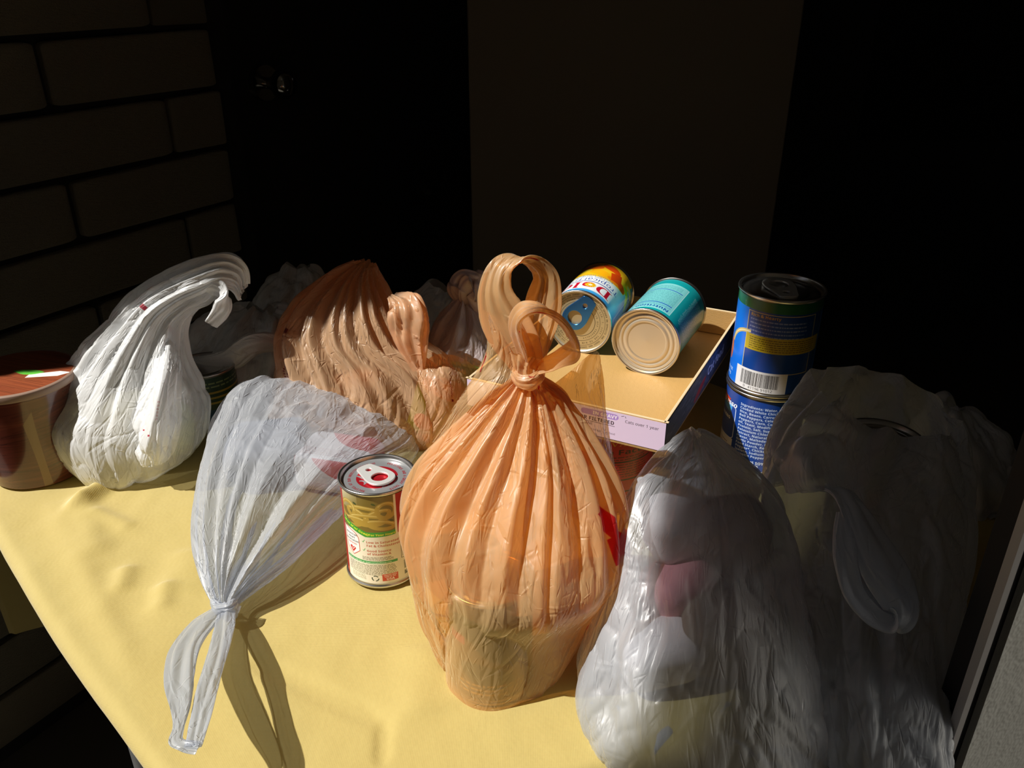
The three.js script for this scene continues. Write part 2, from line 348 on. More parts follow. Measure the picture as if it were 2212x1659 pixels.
{ // the dark inner side of the room runs on behind the pier
  const g = new THREE.BoxGeometry(0.08, 3.6, 9.2); g.rotateY(-0.75); g.translate(RE.x + 0.27 + 3.13, 1.8, RE.z - 0.08 - 3.36); struct('wall_right_inner', g, M.plaster);
}
struct('wall_added_bounce', box(0.15, 4.2, 5, 4.3, 2.1, -0.6), M.bounceWall);  // added out of view: its sunlit pale face bounces light onto the pier
struct('wall_behind', box(3.4, 3.6, 0.12, -1.2, 1.8, 1.6), M.plaster);
{ const g = new THREE.BoxGeometry(1.35, 3.6, 0.1); g.rotateY(0.5); g.translate(1.07, 1.8, 1.27); struct('wall_added_sky_block', g, M.plaster); }  // unseen wall added to hold back sky light from the right

// ------------------------------------------------------------------ table and cloth
const TD = V(0.694, 0, 0.72), TN = V(0.72, 0, -0.694), TC = V(-0.655, 0, -0.832);   // long edge, inward, far left corner
const tp = (a, b, y = 0) => TC.clone().addScaledVector(TD, a).addScaledVector(TN, b).setY(TY + y);
const TA = Math.atan2(-TD.z, TD.x);
const toAB = (p) => { const d = p.clone().sub(TC).setY(0); return [d.dot(TD), d.dot(TN)]; };
{
  const t = thing('folding_table', 'folding table under the yellow cloth, its grey metal leg showing', 'table', V(0, 0, 0));
  const top = rbox(0.945, 0.03, 0.75, 0.012); top.rotateY(TA); const c = tp(0.4725, 0.385, -0.022); top.translate(c.x, c.y, c.z);
  part('table_top', top, M.tableTop, t);
  for (const [a, b] of [[0.262, 0.055], [0.262, 0.7], [0.86, 0.055], [0.86, 0.7]]) {
    const g = new THREE.CylinderGeometry(0.014, 0.014, TY - 0.04, 20), q = tp(a, b, 0); g.translate(q.x, (TY - 0.04) / 2, q.z); part('leg', g, M.leg, t);
  }
  for (const a of [0.283, 0.86]) { const g = new THREE.CylinderGeometry(0.01, 0.01, 0.64, 16); g.rotateX(Math.PI / 2); g.rotateY(TA); const q = tp(a, 0.38, 0); g.translate(q.x, 0.2, q.z); part('stretcher', g, M.leg, t); }
}
{
  const a0 = -0.26, a1 = 1.06, b0 = -0.05, b1 = 0.84, na = 420, nb = 250, T = new Float32Array(na * nb * 3);
  const folds = [  // soft folds and pressed creases, in table coordinates: from, to, height, width
    [PH(255, 1040, 0), PH(175, 1105, 0), 0.006, 0.008], [PH(225, 1050, 0), PH(150, 1115, 0), 0.005, 0.008], [PH(170, 1075, 0), PH(215, 1215, 0), 0.004, 0.014],
    [PH(290, 1150, 0), PH(200, 1110, 0), 0.003, 0.008], [PH(540, 1430, 0), PH(830, 1568, 0), -0.0028, 0.007], [PH(830, 1568, 0), PH(826, 1659, 0), -0.003, 0.005], [PH(830, 1568, 0), PH(1100, 1480, 0), 0.002, 0.01],
    [PH(110, 1090, 0), PH(300, 1480, 0), 0.0025, 0.012], [PH(280, 1230, 0), PH(260, 1290, 0), 0.004, 0.010], [PH(360, 1270, 0), PH(350, 1330, 0), 0.004, 0.010], [PH(380, 1300, 0), PH(420, 1190, 0), 0.003, 0.02], [PH(920, 1400, 0), PH(900, 1560, 0), 0.003, 0.02],
  ].map(([p, q, h, w]) => [toAB(p), toAB(q), h, w]);
  for (let j = 0; j < nb; j++) for (let i = 0; i < na; i++) {
    const a = a0 + (a1 - a0) * i / (na - 1), b = b0 + (b1 - b0) * j / (nb - 1);
    let h = 0.0016 * noise(a * 7, b * 7, 1) + 0.0012 * noise(a * 18 + 5, b * 18, 4) + 0.0005 * noise(a * 50, b * 50, 9);
    h += 0.002 * Math.max(0, noise(a * 9 + b * 5, b * 3 - a * 1.2, 12));
    for (const [p, q, hh, w] of folds) {
      const dx = q[0] - p[0], dy = q[1] - p[1], l2 = dx * dx + dy * dy, t = Math.max(0, Math.min(1, ((a - p[0]) * dx + (b - p[1]) * dy) / l2)), d = Math.hypot(a - p[0] - dx * t, b - p[1] - dy * t);
      h += 1.2 * hh * Math.exp(-d * d / (w * w)) * Math.min(1, 6 * t * (1 - t) + 0.25);
    }
    let aa = a, bb = b, y = Math.max(-0.002, h) + 0.004;
    const r = 0.012, edge = 0.004 * Math.sin(a * 9 + 1);
    const bend = (x, flare) => { const k = Math.min(x / r, Math.PI / 2); let out = r * Math.sin(k), down = r * (1 - Math.cos(k)); if (x > r * Math.PI / 2) { const l = x - r * Math.PI / 2; out += l * flare; down += l; } return [out, down]; };
    if (a < 0) { const [o, dn] = bend(-a * (1 + 0.12 * Math.sin(b * 9)), -0.3 + 0.05 * Math.sin(b * 22 + 1)); aa = -o; y -= dn; }
    if (b < edge) { const [o, dn] = bend((edge - b) * (a < 0.03 ? 0.15 : 0.9), -0.3); bb = edge - o; y -= dn; }
    if (b > 0.77) { const [o, dn] = bend(b - 0.77, 0.1); bb = 0.77 + o; y -= dn; }
    if (a > 0.945) { const [o, dn] = bend(a - 0.945, 0.02); aa = 0.945 + o; y -= dn; }
    const q = tp(aa, bb, y); T.set([q.x, q.y, q.z], (j * na + i) * 3);
  }
  const g = gridGeo(T, na, nb, false, a1 - a0, b1 - b0);
  tag(part('tablecloth', g, cloth, scene), 'rumpled yellow tablecloth spread under the bags and cans', 'tablecloth');
}

// ------------------------------------------------------------------ cans
const txt = (g, s, x, y, font, fill, align = 'left') => { g.font = font; g.fillStyle = fill; g.textAlign = align; g.textBaseline = 'middle'; g.fillText(s, x, y); };
const barcode = (g, x, y, w, h, vertical) => { let q = 5, p = 0; while (p < (vertical ? h : w) - 3) { q = (q * 75 + 74) % 65537; const b = 1 + q % 3; g.fillStyle = '#111'; vertical ? g.fillRect(x, y + p, w, b) : g.fillRect(x + p, y, b, h); p += b + 1 + (q >> 3) % 3; } };
const gibber = (g, x, y, w, rows, dy, color, size) => { let q = 17; g.fillStyle = color; for (let r = 0; r < rows; r++) { let p = 0; while (p < w) { q = (q * 75 + 74) % 65537; const l = 4 + q % 22; if (p + l > w) break; g.fillRect(x + p, y + r * dy, l, size); p += l + 4; } } };
function arcText(g, s, cx, cy, r, a0, step, font, fill) { g.font = font; g.fillStyle = fill; g.textAlign = 'center'; g.textBaseline = 'middle'; [...s].forEach((ch, i) => { g.save(); g.translate(cx, cy); g.rotate(a0 + i * step); g.fillText(ch, 0, -r); g.restore(); }); }
const disc = (r, tex) => { const g = new THREE.CircleGeometry(r, 72); g.rotateX(-Math.PI / 2); return g; };
function can(o) {   // upright at its base centre; parts: body, label, lid, base
  const t = thing(o.name, o.label, 'can', o.pos ?? V(0, 0, 0), o.group), { R, H } = o, lathe = (pts, seg = 96) => new THREE.LatheGeometry(pts.map((q) => new THREE.Vector2(...q)), seg);
  const inn = R - 0.0015, s = [[inn - 0.0004, 0.001], [inn + 0.0006, 0.0004], [R, 0.0008], [R + 0.0003, 0.002], [R, 0.0034], [inn - 0.0002, 0.0042], [inn - 0.0002, H - 0.0042], [R, H - 0.0034], [R + 0.0003, H - 0.002], [R, H - 0.0008], [inn + 0.0006, H - 0.0003], [inn - 0.0006, H - 0.001]];
  part('body', lathe(s), M.steel, t);
  const lab = new THREE.CylinderGeometry(inn + 0.00015, inn + 0.00015, H - 0.0095, 96, 1, true); lab.rotateY(Math.PI); lab.translate(0, H / 2, 0);
  part('paper_label', lab, o.mat, t);
  const rings = (y, dir, kind) => {
    const q = [[inn - 0.0004, y], [inn - 0.0012, y - dir * 0.004]], d = dir * 0.004, r0 = inn - 0.0016;
    if (kind === 'pull') q.push([r0 - 0.003, y - d * 1.05], [r0 - 0.0038, y - d * 0.95], [r0 * 0.8, y - d * 0.95], [r0 * 0.77, y - d * 1.08], [r0 * 0.66, y - d * 1.08], [r0 * 0.64, y - d * 0.92], [r0 * 0.4, y - d * 0.92], [r0 * 0.38, y - d * 1.06], [0, y - d * 1.06]);
    else for (const k of [0.985, 0.93, 0.92, 0.86, 0.85, 0.79, 0.78, 0.71, 0.7, 0.62, 0.61]) { const i = q.length; q.push([r0 * k, y - d * (i % 4 < 2 ? 1.05 : 0.78)]); }
    if (kind !== 'pull') q.push([0, y - d * 0.82]);
    return q;
  };
  const lid = part('lid', lathe(rings(H - 0.001, 1, o.top ?? 'pull')), o.lidMat ?? M.steel, t);
  part('base_plate', lathe(rings(0.001, -1, 'plain')), o.endMat ?? M.steel, t);
  if (o.print) { const g = disc(R * 0.93); g.translate(0, H - 0.0046, 0); part('lid_print', g, o.print, lid); }
  if (o.tab) {
    const w = R * 0.36, l = R * 0.86, sh = new THREE.Shape(), hole = new THREE.Path(), slot = new THREE.Path();
    sh.moveTo(-w * 0.62, -l * 0.5); sh.quadraticCurveTo(-w * 0.6, -l * 0.62, 0, -l * 0.62); sh.quadraticCurveTo(w * 0.6, -l * 0.62, w * 0.62, -l * 0.5); sh.bezierCurveTo(w * 0.8, -l * 0.1, w, 0.05 * l, w, l * 0.3); sh.bezierCurveTo(w, l * 0.62, w * 0.4, l * 0.72, 0, l * 0.72); sh.bezierCurveTo(-w * 0.4, l * 0.72, -w, l * 0.62, -w, l * 0.3); sh.bezierCurveTo(-w, 0.05 * l, -w * 0.8, -l * 0.1, -w * 0.62, -l * 0.5);
    hole.absellipse(0, l * 0.28, w * 0.66, l * 0.27, 0, Math.PI * 2, true); slot.absellipse(0, -l * 0.3, w * 0.26, w * 0.26, 0, Math.PI * 2, true); sh.holes.push(hole, slot);
    const g = new THREE.ExtrudeGeometry(sh, { depth: 0.0008, bevelEnabled: true, bevelThickness: 0.0006, bevelSize: 0.0006, bevelSegments: 3, curveSegments: 24 });
    g.rotateX(-Math.PI / 2); g.rotateX(0.035); g.rotateY(o.tabTurn ?? 0); g.translate(o.tabAt?.[0] ?? 0, H - 0.0034, o.tabAt?.[1] ?? 0);
    const tab = part('pull_tab', g, o.tab, t);
    const rv = new THREE.SphereGeometry(0.003, 20, 10); rv.scale(1, 0.45, 1); const k = V(0, 0, l * 0.5).applyAxisAngle(V(0, 1, 0), o.tabTurn ?? 0); rv.translate((o.tabAt?.[0] ?? 0) + k.x, H - 0.0045, (o.tabAt?.[1] ?? 0) + k.z);
    part('rivet', rv, M.tab, tab);
  }
  return t;
}
const paper = (tex, rough = 0.32) => std(lin(1, 1, 1), rough, { map: tex, clearcoat: 0.5, clearcoatRoughness: 0.2 });
// soup can in the sun
{
  const label = canvas(1536, 760, (g, w, h) => {
    g.fillStyle = '#f3ecd9'; g.fillRect(0, 0, w, h); g.fillStyle = '#b3141f'; g.fillRect(0, 0, 560, h); g.fillRect(968, 0, w - 968, 330); g.fillStyle = '#f3ecd9'; g.fillRect(1010, 330, 300, h);
    // noodle soup picture
    g.save(); g.beginPath(); g.rect(560, 0, 392, 300); g.clip(); g.fillStyle = '#7d6a2c'; g.fillRect(560, 0, 400, 300); const gr = g.createLinearGradient(560, 0, 700, 120); gr.addColorStop(0, '#d6cfae'); gr.addColorStop(1, '#7d6a2c'); g.fillStyle = gr; g.fillRect(560, 0, 150, 130);
    for (const [x, y, rx, ry, a] of [[760, 120, 90, 26, 0.1], [700, 165, 80, 36, 0.5], [840, 165, 85, 40, -0.4], [620, 140, 60, 70, 0.3], [770, 200, 120, 40, 0], [900, 120, 60, 60, 0.3], [660, 230, 90, 30, -0.2], [860, 240, 90, 30, 0.2]]) { g.lineWidth = 30; g.strokeStyle = '#b8983f'; g.beginPath(); g.ellipse(x, y, rx, ry, a, 0, 7); g.stroke(); g.lineWidth = 10; g.strokeStyle = '#d3ba6a'; g.beginPath(); g.ellipse(x, y - 4, rx, ry, a, 3.4, 6); g.stroke(); }
    g.fillStyle = '#3f4a1a'; for (const [x, y] of [[690, 70], [820, 60], [930, 210], [600, 220]]) { g.beginPath(); g.ellipse(x, y, 16, 8, 0.5, 0, 7); g.fill(); } g.restore();
    g.fillStyle = '#2f9e36'; g.beginPath(); g.moveTo(555, 218); g.lineTo(760, 300); g.lineTo(952, 296); g.lineTo(952, 336); g.lineTo(750, 344); g.lineTo(555, 262); g.fill();
    g.save(); g.translate(570, 248); g.rotate(0.36); txt(g, 'M\u2019m! M\u2019m! Good!', 0, 0, 'bold 27px sans-serif', '#e9ee3c'); g.restore(); txt(g, '\u2122..For Your Heart!', 740, 322, 'bold 25px sans-serif', '#e9ee3c');
    g.fillStyle = '#fff'; g.strokeStyle = '#c03a2c'; g.lineWidth = 5; g.beginPath(); g.moveTo(572, 300); g.lineTo(640, 320); g.quadraticCurveTo(700, 335, 700, 400); g.lineTo(700, 480); g.lineTo(645, 530); g.lineTo(580, 470); g.closePath(); g.fill(); g.stroke();
    ['American', 'Heart', 'Association'].forEach((s, i) => txt(g, s, 634, 352 + i * 27, 'bold 23px sans-serif', '#333', 'center')); txt(g, 'CERTIFIED', 634, 432, 'bold 18px sans-serif', '#c03a2c', 'center');
    g.fillStyle = '#d22d25'; g.beginPath(); g.moveTo(640, 512); g.lineTo(612, 476); g.quadraticCurveTo(612, 456, 630, 458); g.lineTo(640, 470); g.quadraticCurveTo(656, 452, 668, 472); g.closePath(); g.fill(); g.strokeStyle = '#fff'; g.lineWidth = 5; g.beginPath(); g.moveTo(628, 474); g.lineTo(640, 488); g.lineTo(656, 466); g.stroke();
    for (const [s, y] of [['Low in Saturated', 388], ['Fat & Cholesterol', 418], ['Good Source', 464], ['of Vitamin A', 492]]) txt(g, s, 752, y, 'bold 27px sans-serif', '#b5402c');
    g.strokeStyle = '#3aa04b'; g.lineWidth = 4; for (const y of [384, 460]) { g.beginPath(); g.moveTo(724, y); g.lineTo(731, y + 8); g.lineTo(742, y - 14); g.stroke(); }
    gibber(g, 716, 520, 220, 3, 11, '#6d6a5c', 5); g.fillStyle = '#2f9e53'; g.fillRect(575, 556, 378, 22); txt(g, 'Visit our web site at  www.campbellsoup.com', 584, 568, 'bold 15px sans-serif', '#e8f5df');
    gibber(g, 590, 592, 356, 8, 12, '#8a8570', 6); gibber(g, 610, 692, 120, 4, 11, '#a39c82', 5);
    g.fillStyle = '#d23a28'; g.fillRect(842, 676, 108, 62); txt(g, 'COOKED WITH', 896, 687, 'bold 13px sans-serif', '#fff', 'center'); txt(g, 'CARE IN THE', 896, 701, 'bold 13px sans-serif', '#fff', 'center'); txt(g, 'USA', 896, 722, 'bold 30px sans-serif', '#fff', 'center');
    g.strokeStyle = '#33423a'; g.lineWidth = 8; for (let k = 0; k < 3; k++) { g.beginPath(); g.arc(795, 712, 22, k * 2.09, k * 2.09 + 1.5); g.stroke(); }
    g.strokeStyle = '#222'; g.lineWidth = 3; g.strokeRect(984, 376, 130, 190); txt(g, 'Nutrition', 992, 394, 'bold 24px sans-serif', '#222'); txt(g, 'Facts', 992, 418, 'bold 24px sans-serif', '#222'); gibber(g, 992, 436, 110, 9, 13, '#444', 5); txt(g, 'Calories', 992, 480, 'bold 16px sans-serif', '#222');
    barcode(g, 1000, 596, 90, 76, false); gibber(g, 1000, 690, 60, 4, 9, '#333', 7);
  });
  const lidTex = canvas(512, 512, (g, w) => {
    g.fillStyle = '#a7a9ac'; g.fillRect(0, 0, w, w); g.fillStyle = '#c01f2c'; g.beginPath(); g.arc(256, 256, 148, 0, 7); g.fill();
    g.strokeStyle = '#a7a9ac'; g.lineWidth = 16; for (const [x, y, a] of [[190, 330, 0.4], [150, 270, -0.3], [330, 340, 0.8], [370, 220, -0.6]]) { g.beginPath(); g.moveTo(x - 40, y); g.quadraticCurveTo(x, y - 40 * a, x + 10, y + 20); g.quadraticCurveTo(x + 30, y - 30, x + 46, y + 10); g.stroke(); }
    arcText(g, 'DELICIOUS AND A GREAT TASTE', 256, 256, 196, 0.1, 0.085, 'bold 30px sans-serif', '#b02630'); arcText(g, 'RECIPES AT OUR WEBSITE VISIT US', 256, 256, 196, 3.3, 0.085, 'bold 30px sans-serif', '#b02630');
  });
  const c = can({ name: 'soup_can', label: 'upright soup can with noodle picture and silver ring-pull lid, alone on the cloth', pos: PH(831, 1232, 0).setY(TY + 0.006), R: 0.0338, H: 0.1, mat: paper(label), print: std(lin(1, 1, 1), 0.3, { map: lidTex, metalness: 0.55 }), tab: M.tab, tabTurn: 0.95 + Math.PI, tabAt: [-0.003, -0.002] });
  c.rotation.set(-0.02, -0.19, 0.0); 
}
const along = (t, from, heading, roll = 0) => {   // lays a can down: its top points at the viewer's side, against `heading`
  const ax = V(-Math.sin(heading), 0, Math.cos(heading));
  const q = new THREE.Quaternion().setFromUnitVectors(V(0, 1, 0), ax), r = new THREE.Quaternion().setFromAxisAngle(ax, roll);
  t.quaternion.copy(r.multiply(q));
  t.position.copy(from).addScaledVector(ax, -0.112);
};
{
  const fruit = canvas(1536, 720, (g, w, h) => {
    const sky = g.createLinearGradient(0, 0, 0, h); sky.addColorStop(0, '#1b8fe0'); sky.addColorStop(0.2, '#bfe4f7'); sky.addColorStop(0.45, '#eef8fc'); sky.addColorStop(1, '#7cc93b'); g.fillStyle = sky; g.fillRect(0, 0, w, h);
    const hz = g.createLinearGradient(0, 0, w, 0); hz.addColorStop(0, '#0d86d8'); hz.addColorStop(0.28, 'rgba(20,140,220,0.9)'); hz.addColorStop(0.38, 'rgba(255,255,255,0)'); hz.addColorStop(0.66, 'rgba(255,255,255,0)'); hz.addColorStop(0.76, 'rgba(10,120,215,0.95)'); hz.addColorStop(1, '#0d86d8'); g.fillStyle = hz; g.fillRect(0, 0, w, h);
    g.fillStyle = '#f3f7fb'; g.fillRect(560, 60, 450, 300);
    g.fillStyle = '#f6c21a'; g.beginPath(); g.moveTo(470, h); g.lineTo(500, 430); g.quadraticCurveTo(760, 320, 1010, 430); g.lineTo(1040, h); g.fill();
    for (const [x, y, a, b, c] of [[600, 560, 90, 60, '#ffd92e'], [760, 480, 110, 60, '#f7b10f'], [920, 540, 80, 60, '#ffd92e'], [560, 470, 60, 50, '#e8590f'], [850, 620, 90, 60, '#ee6a12'], [700, 640, 90, 50, '#e34d0e'], [640, 440, 60, 36, '#f08a12'], [960, 640, 60, 60, '#e9530f']]) { g.fillStyle = c; g.beginPath(); g.ellipse(x, y, a, b, 0.4, 0, 7); g.fill(); }
    g.fillStyle = '#d9480c'; g.beginPath(); g.moveTo(560, 460); g.lineTo(660, 430); g.lineTo(690, 560); g.lineTo(600, 620); g.fill();
    g.fillStyle = '#9fce3a'; for (const [x, y, a] of [[470, 520, 0.4], [450, 620, -0.2], [420, 460, 0.8], [1060, 560, 0.3], [1100, 460, -0.5]]) { g.beginPath(); g.ellipse(x, y, 70, 34, a, 0, 7); g.fill(); g.fillStyle = '#cfe37c'; }
    txt(g, 'Dole', 790, 150, 'bold 190px serif', '#c8102e', 'center'); g.fillStyle = '#1f3f9e'; g.fillRect(590, 236, 400, 12);
    for (let k = 0; k < 24; k++) { g.save(); g.translate(762, 165); g.rotate(k * Math.PI / 12); g.fillStyle = k % 2 ? '#f7d21b' : '#e6a010'; g.fillRect(14, -4, 32, 8); g.restore(); } g.fillStyle = '#f1efe0'; g.beginPath(); g.arc(762, 165, 16, 0, 7); g.fill();
    txt(g, 'Tropical Fruit', 790, 292, '84px sans-serif', '#2b4da5', 'center'); txt(g, 'in Light Syrup &', 790, 352, '40px sans-serif', '#3c5ba8', 'center'); txt(g, 'Passion Fruit Juice', 790, 392, '40px sans-serif', '#3c5ba8', 'center');
    g.strokeStyle = '#dff2fb'; g.lineWidth = 4; g.strokeRect(250, 80, 180, 560); gibber(g, 270, 110, 140, 26, 20, '#e8f4fb', 7); barcode(g, 1180, 120, 120, 200, true);
  });
  const lidTex = canvas(512, 512, (g, w) => {
    g.fillStyle = '#c4b48c'; g.fillRect(0, 0, w, w); g.strokeStyle = '#57503c'; for (const [r, l] of [[214, 3], [172, 3], [130, 3], [128, 2]]) { g.lineWidth = l; g.beginPath(); g.arc(256, 256, r, 0, 7); g.stroke(); }
    const s = 'CAUTION: USE CAN OPENER ON OPPOSITE END. EDGES ARE SHARP. '; arcText(g, s + s, 256, 256, 232, 0, Math.PI / s.length, 'bold 19px sans-serif', '#5d563f'); const s2 = '1. LIFT TAB TO RIM 2. PLACE THUMB IN CENTER OF LID. '; arcText(g, s2 + s2.slice(0, 20), 256, 256, 194, 0, Math.PI * 2 / 72, 'bold 19px sans-serif', '#5d563f'); arcText(g, '3. PULL LID OFF CAREFULLY  /  PULL LID OFF CAREFULLY', 256, 256, 151, 0, Math.PI * 2 / 54, 'bold 18px sans-serif', '#5d563f');
  });
  const d = can({ name: 'fruit_can', label: 'tropical fruit can lying in the cardboard tray with a blue ring pull facing out', R: 0.038, H: 0.112, mat: paper(fruit), lidMat: M.endSteel, print: std(lin(1, 1, 1), 0.4, { map: lidTex, metalness: 0.6 }), tab: M.blueTab, tabTurn: -0.55, tabAt: [0.001, 0.012] });
  along(d, PH(1250, 697, 0.1405), 0.36, 0.0); d.rotateY(Math.PI - 0.45);
  const veg = canvas(1536, 720, (g, w, h) => {
    g.fillStyle = '#0aa0a6'; g.fillRect(0, 0, w, h);
    g.fillStyle = '#7fd3d6'; g.fillRect(560, 50, 470, 560); g.strokeStyle = '#bff0f0'; g.lineWidth = 5; g.strokeRect(560, 50, 470, 560);
    txt(g, 'Nutrition Facts', 580, 92, 'bold 58px sans-serif', '#0d3fa0'); g.fillStyle = '#1450b4'; g.fillRect(580, 172, 430, 14); g.fillRect(580, 470, 430, 12); gibber(g, 580, 130, 380, 2, 18, '#2d6fa8', 6); gibber(g, 580, 200, 420, 12, 22, '#2f8a98', 7); txt(g, '% Daily Value', 800, 420, 'bold 26px sans-serif', '#2a7e92'); gibber(g, 600, 500, 380, 4, 22, '#3f9aa5', 8);
    const pic = g.createLinearGradient(1120, 0, w, 0); pic.addColorStop(0, '#1e3a1c'); pic.addColorStop(0.4, '#4f6b22'); pic.addColorStop(1, '#0aa0a6'); g.fillStyle = pic; g.fillRect(1120, 60, 416, 620);
    let q = 3; for (let k = 0; k < 140; k++) { q = (q * 75 + 74) % 65537; const x = 1130 + q % 280; q = (q * 75 + 74) % 65537; const y = 70 + q % 580; g.fillStyle = ['#c9a52a', '#8a9a2c', '#d8c25a', '#b5541c', '#5e7a22'][k % 5]; g.beginPath(); g.ellipse(x, y, 22, 8, k, 0, 7); g.fill(); }
    g.fillStyle = '#086d72'; g.fillRect(0, 0, 240, h); gibber(g, 280, 90, 220, 24, 22, '#9fe0e2', 8);
  });
  const v = can({ name: 'vegetable_can', label: 'teal can lying in the cardboard tray with its plain end facing out', R: 0.038, H: 0.112, mat: paper(veg), top: 'plain', lidMat: M.endSteel });
  along(v, PH(1393, 740, 0.1405), 0.455, 0.0); v.rotateY(Math.PI - 0.2);
  // two blue soup cans, one on the other
  const blue = canvas(1536, 640, (g, w, h) => {
    g.fillStyle = '#1272e8'; g.fillRect(0, 0, w, h); g.fillStyle = '#0f3f8f'; g.fillRect(740, 0, 500, h); g.fillStyle = '#14602f'; g.fillRect(0, 0, w, 70); g.strokeStyle = '#d8c06a'; g.lineWidth = 4; g.strokeRect(742, 84, 420, 410);
    g.lineWidth = 26; g.strokeStyle = '#cdb878'; g.beginPath(); g.arc(760, 380, 150, 3.3, 4.8); g.stroke(); g.lineWidth = 6; g.strokeStyle = '#f0e5bc'; g.beginPath(); g.arc(760, 380, 150, 3.3, 4.8); g.stroke(); g.fillStyle = '#d26a1c'; g.beginPath(); g.ellipse(596, 420, 24, 80, 0, 0, 7); g.fill();
    txt(g, 'Rich & Hearty', 850, 104, 'bold 28px sans-serif', '#c89a3c', 'center'); gibber(g, 760, 130, 350, 5, 26, '#7d8bb8', 9); g.fillStyle = '#b9a322'; g.fillRect(744, 240, 496, 110); gibber(g, 770, 256, 420, 6, 15, '#6a5410', 6);
    g.fillStyle = '#e6e6ea'; g.fillRect(700, 490, 330, 150); barcode(g, 744, 506, 240, 100, false); txt(g, '0   41196 91012', 860, 622, '26px sans-serif', '#222', 'center'); txt(g, '18.5 OZ', 600, 560, 'bold 30px sans-serif', '#cfe3ff', 'center'); txt(g, '524g', 600, 596, 'bold 28px sans-serif', '#cfe3ff', 'center');
    txt(g, 'PROGRESSO', 350, 200, 'bold 70px serif', '#fff', 'center');
  });
  const low = canvas(1536, 640, (g, w, h) => {
    g.fillStyle = '#123f94'; g.fillRect(0, 0, w, h); g.strokeStyle = '#dfe7f5'; g.lineWidth = 5; g.beginPath(); g.roundRect(300, 110, 460, 250, 26); g.stroke();
    g.fillStyle = '#c23018'; g.beginPath(); g.moveTo(560, 60); g.lineTo(700, 70); g.lineTo(680, 110); g.lineTo(720, 140); g.lineTo(560, 130); g.fill(); g.fillStyle = '#3f9ae0'; g.beginPath(); g.moveTo(600, 120); g.lineTo(730, 100); g.lineTo(715, 170); g.lineTo(600, 150); g.fill(); txt(g, 'Progresso', 628, 98, 'italic bold 54px serif', '#fff', 'center'); txt(g, 'SERVING', 650, 210, 'bold 32px sans-serif', '#fff', 'center');
    g.fillStyle = '#c7ccd4'; g.fillRect(430, 360, 330, 280); gibber(g, 450, 400, 280, 9, 24, '#70767e', 8); g.fillStyle = '#9aa0a8'; g.fillRect(430, 490, 330, 8);
    ['Ingredients: Water, Tomatoes,', 'Cooked White Chicken Meat,', 'Rice, Beans, Carrots,', 'Bell Peppers, Celery,', 'Peppers, Corn. Contains less', 'oil, Yeast, Modified', 'Protein, Salt, Sugar,', 'Potassium Chloride,', 'Extract, Natural', 'Flavor, Maltodextrin,', 'Garlic Powder, Modified', 'Food Starch, Red', 'Pepper*, Chicken Fat,', 'Isolate, Sodium', 'Chipotle Pepper'].forEach((s, i) => txt(g, s, 790, 60 + i * 27, 'bold 25px sans-serif', '#c5d3ee')); txt(g, 'CONTAINS SOY', 784, 486, 'bold 28px sans-serif', '#e7edf8'); txt(g, 'INGREDIENTS', 784, 512, 'bold 26px sans-serif', '#e7edf8'); g.fillStyle = '#e6e6ea'; g.fillRect(770, 550, 220, 90); barcode(g, 784, 556, 160, 84, false);
  });
  const sp = PH(1690, 622, 0.214); 
  const b1 = can({ name: 'tall_soup_can', label: 'blue soup can with an ingredients list, carrying another blue can', R: 0.0425, H: 0.106, mat: paper(low), pos: V(sp.x, TY + 0.0045, sp.z), group: 'blue soup cans stacked beside the tray' });
  b1.rotation.y = -1.02;
  const b2 = can({ name: 'tall_soup_can', label: 'blue soup can with green top band and barcode, stacked on another can', R: 0.0425, H: 0.106, mat: paper(blue), tab: M.tab, tabTurn: 1, pos: V(sp.x, TY + 0.1105, sp.z), group: 'blue soup cans stacked beside the tray' });
  b2.rotation.y = -0.95;
  const red = canvas(1024, 512, (g, w, h) => {
    g.fillStyle = '#a3121f'; g.fillRect(0, 0, w, h); txt(g, 'NO PRESERVATIVES', 512, 66, 'bold 38px serif', '#b8862c', 'center'); txt(g, 'Nutrition Facts', 512, 118, 'bold 44px sans-serif', '#2a0608', 'center'); g.fillStyle = '#2a0608'; for (const y of [180, 300, 380]) g.fillRect(330, y, 370, 9); gibber(g, 336, 150, 340, 2, 16, '#4a0a0e', 6); gibber(g, 336, 200, 350, 6, 16, '#4a0a0e', 5);
    g.strokeStyle = '#2d7a46'; g.lineWidth = 12; g.beginPath(); g.ellipse(720, 90, 50, 34, 0, 0, 7); g.stroke();
  });
  const rc = can({ name: 'red_can', label: 'dark red can standing beneath the cardboard tray', R: 0.049, H: 0.0985, mat: paper(red, 0.5), top: 'plain', pos: V(0.098, TY + 0.0045, -0.742) }); rc.rotation.y = -0.2;
}
